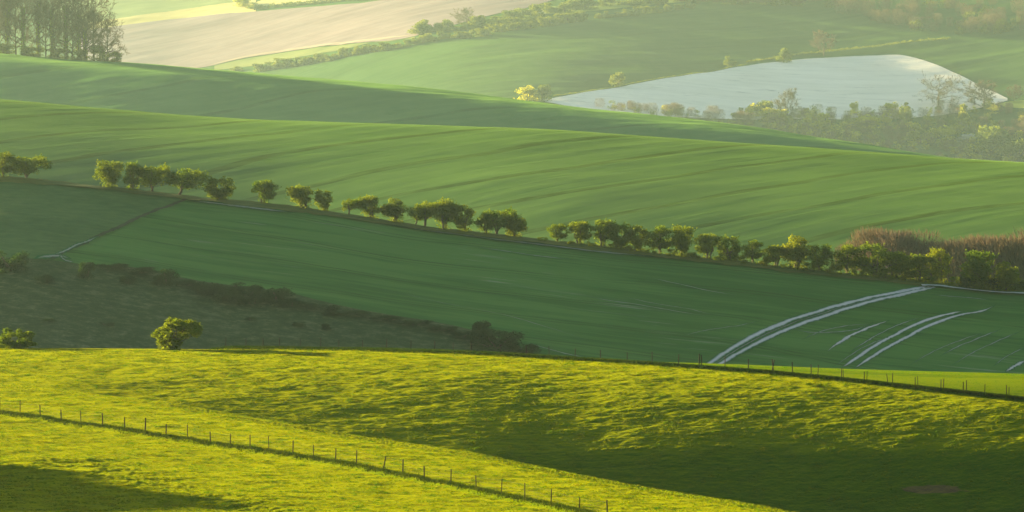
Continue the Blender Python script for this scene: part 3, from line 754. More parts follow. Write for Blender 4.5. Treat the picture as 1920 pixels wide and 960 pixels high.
def shrub_parts(seed, asp=1.2, n=2600, leafs=0.035, nc=14, cone=0.0, ragged=0.2):
    r = np.random.default_rng(seed); C_, R_ = [], []
    for k in range(nc):
        a = r.uniform(0, 6.28); q = math.sqrt(r.uniform()) * 0.36 * asp; z = r.uniform(0.1, 0.8)
        q *= (1 - cone * z) * math.sqrt(max(0.05, 1 - (z * 0.8)**2))
        rr = r.uniform(0.14, 0.24) * min(1.0, asp) * (1 - 0.5 * cone * z)
        C_.append((q * math.cos(a), q * math.sin(a), min(z, 0.97 - rr * .8))); R_.append(rr)
    C_, R_ = np.array(C_), np.array(R_)
    P = blob_points(r, C_, R_, n)
    m = int(n * 0.12); a = r.uniform(0, 6.28, m); q = np.sqrt(r.uniform(0, 1, m)) * 0.4 * asp
    P = np.concatenate([P, np.stack([q * np.cos(a), q * np.sin(a), r.uniform(0, 0.2, m)], -1)])
    top = blob_points(r, C_, R_ * 1.2, int(n * 0.05)); P = np.concatenate([P, top])
    P[:, 2] = np.abs(P[:, 2]) + 0.005
    V, Fq = leaves(P, leafs, r)
    pth = []
    for k in range(5):
        c = C_[r.integers(nc)]; t = np.linspace(0, 1, 4)[:, None]
        pth.append((np.array([[r.normal(0, .03), r.normal(0, .03), -0.08]]) * (1 - t) + c * t, np.linspace(0.03, 0.008, 4)))
    tv, tf = tube_mesh(pth, 5)
    return V, Fq, tv, tf
def shrub(seed, mat, name='shrub', **k):
    V, Fq, tv, tf = shrub_parts(seed, **k); root = empty(name)
    add_part(root, 'trunk', tv, tf, M_bark, smooth=True); add_part(root, 'crown', V, Fq, mat); return root

# ---------------------------------------------------------------- placing
def px_m(P): return P[1] / F0 / (CP)            # metres per picture unit at that depth
used = set()
def put(proto, s, u, v, wpx, hpx, rz, label, cat, group=None, uw=None):
    """stand a copy of a unit-height plant on sheet s; the first use takes the original"""
    sh = SH[s]
    vr = float(np.interp(u, sh.U, sh.vr_))
    base_v = max(v, vr + 0.3)
    P = on(s, u, base_v)[0]
    k = px_m(P); h = hpx * k
    lift = 0.0
    pw = PW.get(proto.name, 1.0)
    sx = wpx * k / pw
    loc = (P[0], P[1], P[2] - 0.02 * h)
    sc = (sx, sx, h)
    if proto.name in used: o = copy_tree(proto, loc, rz, sc)
    else: used.add(proto.name); o = proto; o.location = loc; o.rotation_euler = (0, 0, rz); o.scale = sc
    for kk in ('label', 'category', 'group'):
        if kk in o: del o[kk]
    tag(o, label, cat, group); return o
PW = {}
def width_of(root):
    c = [x for x in CH[root.name] if x.name.startswith('crown')][0]
    co = np.empty(len(c.data.vertices) * 3, np.float32); c.data.vertices.foreach_get('co', co); co = co.reshape(-1, 3)
    PW[root.name] = float(np.percentile(co[:, 0], 98.5) - np.percentile(co[:, 0], 1.5)); return root
ORD = ['first','second','third','fourth','fifth','sixth','seventh','eighth','ninth','tenth','eleventh','twelfth','thirteenth','fourteenth','fifteenth','sixteenth','seventeenth','eighteenth','nineteenth','twentieth']
def ordw(n):
    if n <= 20: return ORD[n - 1]
    t = {2: 'twenty', 3: 'thirty', 4: 'forty', 5: 'fifty', 6: 'sixty'}[n // 10]
    return {2: 'twentieth', 3: 'thirtieth', 4: 'fortieth', 5: 'fiftieth', 6: 'sixtieth'}[n // 10] if n % 10 == 0 else t + '-' + ORD[n % 10 - 1]
# ---------------------------------------------------------------- the hedgerow
HP = {
 'round': [width_of(hawthorn(11, 1.0, 0.1, stem=0.30, low=0.03)), width_of(hawthorn(12, 0.9, -0.1, stem=0.33, low=0.04))],
 'flat': [width_of(hawthorn(13, 1.5, 0.3, flat=True, stem=0.36, stems=3, nleaf=6500, nc=34, leafs=0.024))],
 'lean': [width_of(hawthorn(14, 1.2, 0.9, stem=0.36, stems=2, nleaf=5600)), width_of(hawthorn(15, 1.35, 0.6, stem=0.38, stems=2, nleaf=6000, flat=True))],
 'tall': [width_of(hawthorn(16, 0.72, 0.1, stem=0.28, low=0.07, nleaf=4600)), width_of(hawthorn(17, 0.8, 0.25, stem=0.3, low=0.08, nleaf=4800))],
 'dense': [width_of(hawthorn(18, 0.95, 0.0, stem=0.2, low=0.16, nleaf=6200, nc=30)), width_of(hawthorn(19, 1.0, 0.15, stem=0.19, low=0.16, nleaf=6200, nc=30))],
 'bright': [width_of(hawthorn(20, 0.85, 0.0, stem=0.22, low=0.13, nleaf=5600, mat=M_hawb)), width_of(hawthorn(21, 0.95, 0.2, stem=0.24, low=0.12, nleaf=5200, mat=M_hawb))],
}
HEDGE = [  # u, v_base, width, height, type, look
 (6, 331, 42, 48, 'round', 'dark rounded hawthorn cut by the left edge of the photo'),
 (50, 333, 72, 45, 'flat', 'flat-topped wide hawthorn beside the one cut by the left edge'),
 (204, 352, 50, 50, 'dense', 'dense round hawthorn at the left end of the joined clump of four'),
 (247, 352, 38, 50, 'tall', 'narrow pointed hawthorn, second of the joined clump of four'),
 (286, 358, 62, 51, 'flat', 'flat-topped wide hawthorn with several stems in the clump of four'),
 (332, 362, 82, 50, 'lean', 'hawthorn leaning right at the right end of the clump of four'),
 (411, 372, 54, 43, 'dense', 'bushy spreading hawthorn alone just right of the clump of four'),
 (497, 385, 43, 46, 'round', 'small ball-shaped hawthorn on one thin trunk, alone in a gap'),
 (568, 392, 44, 46, 'tall', 'rounded hawthorn left of a narrow dark one'),
 (607, 398, 30, 41, 'dense', 'narrow dark hawthorn just right of a rounded one'),
 (655, 403, 44, 36, 'lean', 'low spreading hawthorn with a thick bare trunk'),
 (697, 406, 38, 42, 'tall', 'upright hawthorn touching the low spreading one'),
 (741, 413, 38, 46, 'bright', 'bright green hawthorn narrowing to its foot'),
 (777, 418, 42, 40, 'lean', 'small thin hawthorn in front of the big leaning one'),
 (798, 421, 68, 54, 'lean', 'large open hawthorn with a forked trunk and spreading top'),
 (833, 424, 40, 55, 'tall', 'tall dark hawthorn joined to the large open one'),
 (871, 431, 44, 50, 'bright', 'loose bright hawthorn just right of the tall dark one'),
 (911, 438, 28, 36, 'tall', 'small hawthorn tucked left under the mushroom-shaped tree'),
 (932, 441, 68, 50, 'flat', 'mushroom-shaped hawthorn on a strong trunk before the wide gap'),
 (963, 442, 42, 44, 'bright', 'pale loose hawthorn, last before the wide gap in the row'),
 (1045, 450, 38, 34, 'round', 'small low hawthorn, first after the wide gap in the row'),
 (1089, 459, 46, 47, 'round', 'round full hawthorn, second after the wide gap'),
 (1130, 466, 40, 52, 'tall', 'upright hawthorn, third after the wide gap'),
 (1163, 470, 38, 50, 'dense', 'dense squarish hawthorn, fourth after the wide gap'),
 (1200, 473, 44, 52, 'bright', 'pale-topped hawthorn, fifth after the wide gap'),
 (1237, 475, 52, 50, 'round', 'broad hawthorn with branching stems, sixth after the wide gap'),
 (1278, 480, 42, 58, 'dense', 'tall dense hawthorn, seventh after the wide gap'),
 (1325, 488, 48, 50, 'round', 'rounded hawthorn on a short stem, eighth after the wide gap'),
 (1368, 491, 42, 46, 'dense', 'dark hawthorn with bright shoots, ninth after the wide gap'),
 (1411, 494, 40, 43, 'round', 'dark ball-shaped hawthorn, tenth after the wide gap'),
 (1452, 500, 40, 42, 'round', 'smallest dark hawthorn, just left of the tall bright one'),
 (1495, 507, 50, 60, 'bright', 'tall bright green hawthorn in the right half of the row'),
 (1537, 510, 44, 50, 'dense', 'dark leafy hawthorn just right of the tall bright one'),
 (1588, 514, 56, 57, 'round', 'broad round hawthorn in front of the brown thicket edge'),
 (1640, 518, 62, 60, 'dense', 'big full hawthorn in front of the brown thicket'),
 (1680, 521, 50, 52, 'round', 'middle-sized dark hawthorn in front of the brown thicket'),
 (1722, 526, 54, 52, 'tall', 'wide ragged hawthorn in front of the brown thicket'),
 (1764, 532, 46, 62, 'bright', 'tall bright-topped hawthorn before the hedge junction'),
 (1833, 541, 60, 70, 'dense', 'large dense flat-topped hawthorn at the dark hedge near the right edge'),
 (1885, 545, 46, 60, 'bright', 'last bright hawthorn of the row near the right edge'),
]
cnt = {}
for i, (u, v, w, h, ty, lab) in enumerate(HEDGE):
    c = cnt.get(ty, 0); cnt[ty] = c + 1
    pr = HP[ty][c % len(HP[ty])]
    rz = (0.0 if ty in ('lean', 'flat') else rnd.uniform(-0.5, 0.5) + (math.pi if rnd.random() < 0.4 else 0))
    put(pr, 'C', u, float(R_H(u)) + (0.4 if u < 1780 else 3), w * (0.98 if u < 1000 else 0.95), h * (1.12 if u < 1000 else (1.06, 1.18, 1.12)[i % 3]), rz, lab, 'tree', 'hawthorns of the long hedgerow')
# low brambles under the right half of the row
lowp = [shrub(30 + k, M_hawb if k % 2 else M_haw, 'bramble_bush', asp=1.6, n=1500, leafs=0.05) for k in range(3)]
for p_ in lowp: width_of(p_)
LOWB = [(1015, 22, 9), (1068, 18, 8), (1110, 20, 12), (1147, 18, 12), (1182, 20, 13), (1218, 22, 12), (1258, 20, 16), (1302, 22, 14), (1347, 24, 18), (1390, 22, 16), (1432, 24, 18), (1474, 22, 14), (1516, 24, 18), (1562, 26, 20), (1612, 28, 24), (1660, 30, 22), (1702, 30, 24), (1744, 28, 22), (1790, 30, 20), (1858, 30, 26)]
for i, (u, w, h) in enumerate(LOWB):
    put(lowp[i % 3], 'C', u, float(R_H(u)) + 1.2, w, h, rnd.uniform(0, 6.28), 'low bramble at the foot of the hedgerow, %s from the wide gap' % ordw(i + 1), 'bush', 'brambles at the foot of the hedgerow')

# dark clipped hedge at the right edge
def hedge_mesh(s, pts, hgt, wid, mat, name, label, n=9000, leafs=0.35, seed=1, lump=0.3, group=None):
    r = np.random.default_rng(seed)
    pts = np.array(pts, float); seg = np.r_[0, np.cumsum(np.hypot(*np.diff(pts, axis=0).T))]
    q = r.uniform(0, seg[-1], n); uu = np.interp(q, seg, pts[:, 0]); vv = np.interp(q, seg, pts[:, 1])
    vr = np.interp(uu, SH[s].U, SH[s].vr_); vv = np.maximum(vv, vr + 0.3)
    P = on(s, uu, vv)
    a = r.uniform(0, np.pi, n); e = 1 + lump * fbm(q * 0.08, q * 0 + seed, 3, seed) * 1.6
    rr = np.clip(r.normal(0.9, 0.13, n), 0.2, 1.15)
    P[:, 0] += np.cos(a) * wid / 2 * rr * e * 0.5; P[:, 1] += np.cos(a) * wid / 2 * rr * e
    P[:, 2] += np.abs(np.sin(a)) * hgt * rr * e
    V, Fq = leaves(P, leafs, r)
    o = mesh_from(name, V, Fq.ravel(), 4, mat); return tag(o, label, 'hedge', group)
hedge_mesh('C', [(1800, 540), (1850, 543), (1930, 549)], 2.4, 2.0, M_dkb, 'hedge', 'low dark clipped hedge at the right edge below the last hawthorns', n=9000, leafs=0.16)

# ---------------------------------------------------------------- scrub slope bushes
SB = [width_of(shrub(40 + k, M_dkb, 'scrub_bush', asp=a_, n=3600, leafs=0.03)) for k, a_ in enumerate((1.1, 0.8, 1.6))]
SBL = [
 (20, 507, 54, 46, 0, 'large dark round bush at the left end of the scrub edge'),
 (163, 521, 26, 36, 1, 'narrow upright dark bush below the end of the diagonal path'),
 (84, 530, 34, 18, 2, 'small low bush under the chalky patch'),
 (312, 532, 44, 36, 0, 'round dark bush standing on the scrub edge'),
 (238, 532, 30, 18, 2, 'small low bush between the upright and the round one'),
 (905, 642, 34, 48, 1, 'tall narrow dark bush near the right end of the scrub'),
 (930, 652, 90, 40, 2, 'wide dark bush spreading round the tall narrow one'),
 (985, 664, 50, 20, 2, 'last low dark bush where the scrub ends at the pasture'),
 (208, 502, 60, 12, 2, 'low dark mound left on the scrub edge'),
 (262, 510, 64, 13, 2, 'second low dark mound on the scrub edge'),
 (348, 533, 46, 14, 2, 'low dark mound right of the round bush'),
 (384, 548, 56, 22, 2, 'leftmost bush of the long dark gorse patch'),
 (424, 546, 60, 22, 0, 'rounded bush on top of the long dark gorse patch'),
 (430, 562, 70, 22, 2, 'front bush of the long dark gorse patch'),
 (468, 556, 60, 24, 2, 'middle bush of the long dark gorse patch'),
 (478, 570, 66, 22, 2, 'low front middle bush of the gorse patch'),
 (520, 566, 54, 32, 0, 'highest rounded bush at the right end of the gorse patch'),
 (548, 576, 50, 16, 2, 'low tail bush right of the gorse patch'),
 (588, 578, 46, 13, 2, 'thin low mound right of the gorse patch'),
 (622, 590, 34, 20, 1, 'little upright bush on the descending scrub edge'),
 (664, 592, 52, 13, 2, 'first low mound left of centre on the descending edge'),
 (720, 602, 56, 14, 2, 'second low mound on the descending scrub edge'),
 (776, 610, 54, 14, 2, 'third low mound on the descending scrub edge'),
 (828, 622, 50, 15, 2, 'fourth low mound on the descending scrub edge'),
 (868, 634, 44, 18, 2, 'low mound just left of the tall narrow bush'),
 (560, 612, 22, 10, 0, 'tiny bush in the open scrub below the gorse patch'),
 (200, 612, 24, 9, 0, 'tiny dark bush in the lower left of the scrub'),
 (610, 618, 20, 12, 1, 'tiny dark sapling low in the scrub'),
 (90, 606, 26, 8, 2, 'tiny flat bush low at the far left of the scrub'),
 (470, 600, 20, 8, 0, 'tiny bush in the middle of the scrub'),
]
for (u, v, w, h, k, lab) in SBL:
    put(SB[k], 'C', u, v, w, h * (0.75 if 'mound' in lab else 1.0), rnd.uniform(0, 6.28), lab, 'bush', 'dark bushes of the scrub slope')

# ---------------------------------------------------------------- trees on the pasture's skyline
t1 = width_of(hawthorn(51, 1.15, 0.55, stem=0.12, stems=3, low=0.10, nleaf=9500, mat=M_haw, nc=75, leafs=0.024, rs=(0.05, 0.10), name='hawthorn_tree'))
put(t1, 'A', 318, 655.6, 80, 67, 0, 'lone windswept tree leaning right on the crest of the sunlit pasture', 'tree')
t2 = width_of(hawthorn(52, 1.5, 0.2, stem=0.05, stems=3, low=0.15, nleaf=8000, mat=M_haw, nc=60, leafs=0.03, rs=(0.06, 0.11), name='hawthorn_bush', taper=0.0))
put(t2, 'A', 27, 653.2, 68, 41, 0, 'low rounded bush on the pasture crest near the left edge', 'bush')

# ---------------------------------------------------------------- tall bare trees top left
BT = [width_of(bare_tree(60, 0.8, 0.16, 26, 6500, ivy=0.5, name='tall_tree', tw=0.0045)), width_of(bare_tree(61, 0.7, 0.2, 26, 6000, ivy=0.6, name='tall_tree')), width_of(bare_tree(62, 0.8, 0.12, 28, 7000, name='tall_tree'))]
BTL = [(-22, 98, 90, 170, 0, 'tall bare tree cut by the left edge of the photo'),
 (14, 99, 64, 165, 1, 'first whole tall tree from the left edge in the hilltop clump'),
 (44, 100, 66, 150, 0, 'second tall tree from the left edge with ivy on its trunk'),
 (72, 103, 60, 170, 1, 'third tall tree from the left edge in the hilltop clump'),
 (98, 105, 60, 150, 0, 'ivy-clad tall tree in the middle of the hilltop clump'),
 (124, 107, 58, 165, 1, 'fifth tall tree from the left edge in the hilltop clump'),
 (148, 109, 56, 140, 0, 'dark tall tree left of the open branching one'),
 (176, 111, 74, 128, 2, 'open branching bare tree beside the lowest one'),
 (-2, 99, 50, 120, 2, 'thin open bare tree just inside the left edge behind the ivied ones'),
 (30, 100, 56, 118, 2, 'shorter open bare tree between the first and second tall trees'),
 (86, 104, 56, 112, 2, 'shorter open bare tree between the third tall tree and the ivy-clad one'),
 (136, 108, 60, 108, 2, 'shorter open bare tree just left of the dark tall one'),
 (160, 110, 56, 104, 1, 'shorter dense bare tree right of the dark tall one'),
 (202, 114, 62, 86, 2, 'lowest bare tree at the right end of the hilltop clump')]
for (u, v, w, h, k, lab) in BTL:
    put(BT[k], 'E', u, float(R_E(u)) + 0.5, w * (1.25 if u < 190 else 1.05), h, rnd.uniform(0, 6.28), lab, 'tree', 'tall bare trees on the far left hilltop')
eb = [width_of(shrub(66, M_fbush, 'scrub_bush', asp=1.1, n=2500, leafs=0.035))]
put(eb[0], 'E', 186, float(R_E(186)) + 0.6, 34, 34, 0, 'dark rounded evergreen bush under the hilltop trees', 'bush')
for i, (u, w, h) in enumerate([(8, 40, 22), (60, 44, 20), (112, 42, 22), (150, 30, 24), (215, 26, 22)]):
    put(eb[0], 'E', u, float(R_E(u)) + 0.6, w, h, 1.0 + i, '%s low bush from the left under the hilltop trees' % ordw(i + 1), 'bush', 'low bushes under the hilltop trees')

# ---------------------------------------------------------------- far hillside
FB = [width_of(shrub(70 + k, M_fbush, 'hedge_bush', asp=1.2, n=1300, leafs=0.05)) for k in range(3)]
FY = [width_of(shrub(80 + k, M_yell, 'yellow_bush', asp=(1.3, 0.7)[k], n=1400, leafs=0.05, cone=(0, 0.7)[k])) for k in range(2)]
FT = [width_of(bare_tree(84, 1.15, 0.16, 24, 6000, name='bare_oak', trunk_r=0.035, tw=0.006, tl=0.08, up=0.3)), width_of(bare_tree(85, 0.75, 0.1, 24, 6000, name='bare_tree', tw=0.006, tl=0.09, mat=M_twig, up=0.7))]
def row(pts, n, w, h, protos, lab, grp, jit=3.0, seed=0, cat='bush'):
    r = random.Random(seed); pts = np.array(pts, float)
    for i in range(n):
        t = (i + 0.5 + r.uniform(-0.3, 0.3)) / n
        u = float(np.interp(t, np.linspace(0, 1, len(pts)), pts[:, 0])); v = float(np.interp(t, np.linspace(0, 1, len(pts)), pts[:, 1])) + r.uniform(-jit, jit)
        put(protos[r.randrange(len(protos))], 'F', u, v, w * r.uniform(0.7, 1.35), h * r.uniform(0.7, 1.3), r.uniform(0, 6.28), lab % ordw(i + 1), cat, grp)
row([(500, 130), (560, 122), (600, 116), (650, 106), (700, 97), (770, 86)], 20, 23, 17, FB, '%s bush from the left in the hedge under the ploughed field', 'bushes of the hedge under the ploughed field', 1.5, 1)
row([(770, 82), (830, 73), (900, 66), (960, 57)], 14, 20, 15, FB, '%s bush from the left in the far hedge above the sunlit streaks', 'bushes of the far hedge above the sunlit streaks', 2, 2)
row([(960, 58), (1030, 47), (1070, 40), (1090, 37)], 9, 26, 18, FB, '%s bush from the left in the middle part of the far hedge', 'bushes of the middle of the far hedge', 2, 3)
row([(1120, 37), (1180, 29), (1240, 22), (1300, 14)], 13, 20, 14, FB, '%s bush from the left in the far hedge end at the top', 'bushes of the far hedge end', 1.5, 4)
row([(780, 62), (850, 60), (930, 52), (1010, 40)], 12, 30, 22, FB, '%s large bush from the left in the clump behind the far hedge', 'large bushes of the clump behind the far hedge', 3, 5)
row([(925, 44), (980, 34), (1050, 22), (1110, 14), (1200, 8), (1290, 3)], 13, 36, 22, FB, '%s tree-like bush from the left along the top edge', 'tree-like bushes at the top edge', 3, 6)
for (u, v, w, h, pr, lab) in [
 (447, 133, 26, 10, FB[0], 'tiny low bush left of the far hedge, above the hill crest'),
 (486, 134, 28, 18, FB[1], 'rounded bush just right of the tiny one above the hill crest'),
 (985, 189, 42, 30, FY[0], 'round yellow-green bush at the left tip of the chalk field'),
 (1019, 188, 30, 34, FB[2], 'greyish bush right beside the round yellow-green one'),
 (1157, 160, 30, 30, FB[1], 'solitary round bush by the track left of the chalk field top'),
 (1370, 124, 20, 22, FB[0], 'small solitary bush above the middle of the chalk field'),
 (1471, 117, 26, 30, FB[2], 'solitary dark bush above the chalk field near its top'),
 (875, 52, 40, 36, FT[1], 'bare tree rising above the clump behind the far hedge'),
 (1545, 106, 44, 46, FT[1], 'faint bare tree above the top of the chalk field'),
 (455, 12, 30, 16, FY[0], 'pale bush at the end of the yellow strip near the top'),
 (478, 16, 26, 14, FB[0], 'greyish bush beside the pale one near the top'),
 (1760, 200, 80, 54, FT[0], 'large spreading bare oak in front of the chalk field'),
 (1845, 205, 66, 52, FT[1], 'rounded bare tree right of the large oak'),
 (1477, 232, 38, 62, FT[1], 'slender grey bare tree rising from the thicket below the chalk field'),
 (1900, 190, 34, 30, FT[1], 'small reddish bare tree at the right edge above the bright meadow'),
 (1862, 204, 30, 22, FB[0], 'dark green bush at the left of the small bright meadow'),
]:
    put(pr, 'F', u, v, w, h, rnd.uniform(0, 6.28), lab, 'tree' if pr in FT else 'bush')
hedge_mesh('F', [(478, 18), (560, 10), (640, 3), (740, -4)], 6, 9, M_fbush, 'hedge', 'long dark hedge above the ploughed field at the top', n=6000, leafs=0.9, lump=0.5)
hedge_mesh('F', [(1040, 180), (1100, 172), (1180, 158), (1300, 139), (1400, 122)], 1.2, 9, M_fbush, 'hedge', 'low dark hedge bank left of the chalk field top', n=5000, leafs=0.7, lump=0.6, seed=4)
hedge_mesh('F', [(1400, 118), (1500, 104), (1600, 92), (1700, 80), (1780, 74)], 2.5, 8, M_fbush, 'hedge', 'low dark hedge bank running right towards the hillside wood', n=5000, leafs=0.7, lump=0.7, seed=5)

# --- woods: masses nobody could count
def wood_mass(name, s, region, n, hpx, mats, label, seed, bare=0.6, leafs=0.045, per=420, kind='stuff', cat='woodland'):
    """region(r) -> (u, v); many crowns in one object per material slot"""
    r = np.random.default_rng(seed); V, Fq, mi, n0 = [], [], [], 0
    for i in range(n):
        u, v, hs = region(r)
        vr = float(np.interp(u, SH[s].U, SH[s].vr_)); P = on(s, u, max(v, vr + 0.3))[0]
        k = px_m(P); h = hpx * hs * k * r.uniform(0.7, 1.25); w = h * r.uniform(0.7, 1.2)
        if r.uniform() < bare:
            m = int(per * 2.0)
            a = r.uniform(0, 6.28, m); q = np.sqrt(r.uniform(0, 1, m)) * 0.42; z = r.uniform(0.1, 0.86, m)
            q *= np.sqrt(np.clip(1 - ((z - 0.5) / 0.55)**2, 0.05, 1))
            B = np.stack([q * np.cos(a) * w, q * np.sin(a) * w, z * h], -1)
            D_ = B / h * np.array([1.2, 1.2, 0.6]) + np.array([0, 0, 0.35]) + r.normal(0, 0.2, (m, 3)); D_ /= np.linalg.norm(D_, axis=1)[:, None]
            L_ = h * 0.11 * r.uniform(0.5, 1.2, (m, 1)); S = np.cross(D_, r.normal(size=D_.shape)); S /= np.linalg.norm(S, axis=1)[:, None]
            t_ = h * 0.006
            vv = np.stack([B - S * t_, B + S * t_, B + D_ * L_ + S * t_ * 0.2, B + D_ * L_ - S * t_ * 0.2], 1).reshape(-1, 3)
            ff = np.arange(4 * m).reshape(m, 4); mm = 0 if r.uniform() < 0.6 else 1
        else:
            vv, ff, _, _ = shrub_parts(int(r.integers(1e6)), asp=1.1, n=per, leafs=leafs, nc=9)
            vv = vv * np.array([w, w, h * 0.8]); mm = 2 if r.uniform() < 0.52 else 3
        V.append(vv + P); Fq.append(ff + n0); n0 += len(vv); mi.append(np.full(len(ff), mm))
    o = mesh_from(name, np.concatenate(V), np.concatenate(Fq).ravel(), 4, mats=mats, matidx=np.concatenate(mi))
    return tag(o, label, cat, kind=kind)
def reg_valley(r):
    u = r.uniform(1440, 2000); top = np.interp(u, [1440, 1500, 1700, 1760, 2000], [222, 216, 216, 206, 204])
    bot = np.interp(u, [1440, 1500, 1650, 1760, 1920, 2000], [252, 262, 285, 306, 318, 325])
    return u, top + (bot - top) * r.uniform(), 1.0
wood_mass('woodland', 'F', reg_valley, 400, 23, [M_twig, M_twigr, M_fbush, M_yell], 'brown and green scrubby woodland filling the valley below the chalk field', 91, 0.45)
def reg_thin(r):
    u = r.uniform(1120, 1460); b = np.interp(u, [1120, 1240, 1460], [206, 218, 246])
    return u, b - r.uniform(0, 6), np.interp(u, [1120, 1300, 1460], [0.75, 1.0, 1.1])
wood_mass('thicket', 'F', reg_thin, 46, 24, [M_twigr, M_twig, M_fbush, M_yell], 'thin line of reddish bare shrubs along the chalk field foot', 92, 0.8, cat='thicket')
def reg_low(r):
    u = r.uniform(1190, 1960); b = np.interp(u, [1190, 1300, 1450, 1600, 1760, 1960], [212, 222, 250, 275, 306, 322])
    return u, b + r.uniform(-2, 4), 1.0
wood_mass('hedge', 'F', reg_low, 60, 15, [M_twig, M_twig, M_fbush, M_fbush], 'dark hedge along the near edge of the valley woodland', 93, 0.15, cat='hedge')
def reg_top(r):
    u = r.uniform(1270, 2050); b = np.interp(u, [1270, 1500, 1600, 1700, 1800, 2050], [6, 16, 36, 58, 66, 66])
    return u, b - abs(r.normal(0, 30)) * (1 if u > 1500 else 0.4), 1.0
wood_mass('woodland', 'F', reg_top, 230, 30, [M_twig, M_twig, M_fbush, M_fbush], 'hazy bare wood on the hillside at the top right', 94, 0.8)
# distinct bushes in the valley wood
for i, (u, v, w, h, pr, lab) in enumerate([
 (1548, 238, 20, 24, FY[1], 'pointed bright yellow bush in the left part of the valley wood'),
 (1535, 232, 26, 14, FY[0], 'flat yellow-green bush left of the pointed one'),
 (1630, 236, 44, 18, FY[0], 'wide yellow-green bush in the middle of the valley wood'),
 (1600, 208, 16, 16, FY[0], 'small yellow bush on the skyline of the valley wood'),
 (1669, 208, 24, 16, FY[0], 'round golden bush on the wood skyline left of the tall green tree'),
 (1699, 204, 10, 14, FY[1], 'thin golden treetop on the wood skyline'),
 (1698, 236, 22, 36, FB[1], 'dark green upright tree below the thin golden treetop'),
 (1716, 260, 22, 30, FY[1], 'golden pointed bush low in the valley wood'),
 (1740, 262, 24, 16, FY[0], 'low golden bush right of the pointed one'),
 (1768, 262, 40, 24, FY[0], 'large pale yellow-green bush in the lower valley wood'),
 (1805, 228, 18, 32, FY[1], 'tall narrow golden bush below the bare oak'),
 (1795, 246, 24, 14, FY[0], 'small yellow-green bush under the tall narrow golden one'),
 (1416, 214, 26, 18, FY[0], 'yellow-green bush left of the slender grey tree'),
 (1405, 216, 16, 14, FY[0], 'small bright yellow bush in the thin hedge'),
 (1435, 214, 36, 24, FB[2], 'rounded green tree with a bright top left of the slender grey tree'),
 (1383, 216, 18, 16, FB[0], 'small dark bush left of the yellow ones in the thin hedge'),
 (1450, 226, 40, 22, FY[0], 'bright-topped wide bush right below the rounded green tree'),
 (1860, 285, 60, 46, FB[2], 'large dark green bush at the right of the white blossom'),
 (1830, 286, 40, 16, FY[0], 'yellow-topped low bush under the white blossom'),
 (1905, 296, 50, 34, FB[1], 'dark green bush at the right edge of the valley wood'),
 (1890, 304, 22, 12, FY[0], 'tiny yellow bush near the right edge of the valley wood'),
]):
    put(pr, 'F', u, v + 4, w * 1.2, h * 1.35, rnd.uniform(0, 6.28), lab, 'bush')
WB = width_of(shrub(88, M_blos, 'blossoming_bush', asp=1.4, n=1500, leafs=0.045))
put(WB, 'F', 1812, 264, 30, 15, 0.3, 'white blossoming bush in the valley wood near the right', 'bush')
put(WB, 'F', 1006, 27, 28, 12, 2.0, 'white blossoming bush near the top of the far hedge', 'bush')

# brown bare thicket behind the right end of the hedgerow
def reg_thk(r):
    u = r.uniform(1575, 2060)
    hs = np.interp(u, [1575, 1610, 1660, 1720, 1750, 1800, 1870, 1920, 2060], [0.60, 0.9, 1.08, 1.0, 0.86, 1.02, 1.17, 1.25, 1.25])
    return u, float(R_H(u)) - 1 - r.uniform(0, 8), hs
wood_mass('thicket', 'D', reg_thk, 95, 80, [M_twigr, M_twig, M_fbush, M_hawb], 'brown leafless thicket behind the right end of the hedgerow', 95, 1.0, per=620, cat='thicket')

# ---------------------------------------------------------------- fences
def fence(label, posts, s, hgt, wires, r_, seed, tilt=(), stub=()):
    rr = random.Random(seed)
    u = np.array([p[0] for p in posts], float); v = np.array([p[1] for p in posts], float)
    P = on(s, u, v)
    root = empty('wire_fence', tuple(P[len(P) // 2])); tag(root, label, 'fence')
    O = P[len(P) // 2]
    tops = []
    for i, p in enumerate(P):
        b = p - O; h = hgt * rr.uniform(0.88, 1.1) * posts[i][2]
        lx = rr.uniform(-0.05, 0.05) * h; ly = rr.uniform(-0.05, 0.05) * h
        if i in tilt: lx += tilt[i] * h
        n = 5; t = np.linspace(0, 1, n)[:, None]
        w = r_ * rr.uniform(0.85, 1.25) * (1.35 if posts[i][2] > 1.05 else 1)
        pts = (b + np.array([0, 0, -0.35])) * (1 - t) + (b + np.array([lx, ly, h])) * t
        pts = np.concatenate([pts, pts[-1:] + np.array([[0, 0, 0.012]])]); rad = [w, w * 1.02, w * 0.98, w * 0.97, w * 0.95, w * 0.25]
        tv, tf = tube_mesh([(pts, rad)], 8)
        mesh_from('post', tv, tf.ravel(), 4, M_wood, root)
        tops.append((b, np.array([lx, ly, h])))
    paths = []
    for wz in wires:
        pts = []
        for i in range(len(tops) - 1):
            a = tops[i][0] + tops[i][1] * wz / 1.0; c = tops[i+1][0] + tops[i+1][1] * wz / 1.0
            if np.linalg.norm(c - a) < 0.8: continue
            for t in np.linspace(0, 1, 6):
                q = a * (1 - t) + c * t; q = q + np.array([0, -r_ * 1.1, -0.03 * math.sin(math.pi * t)]); pts.append(q)
        paths.append((np.array(pts), np.full(len(pts), 0.003)))
    tv, tf = tube_mesh(paths, 4); mesh_from('wire', tv, tf.ravel(), 4, M_wire, root)
    return root
f1u = [-40, -1, 37.6, 75.6, 115, 152, 193, 234, 272, 311, 352, 395, 432, 469, 504.6, 549, 587.6, 629, 668, 717, 755, 795.6, 845, 893, 940, 984, 1033, 1086, 1139]
f1 = [(x, float(L_F1(x)) - 0.5, 1.2 if i == 8 else 1.0) for i, x in enumerate(f1u)]
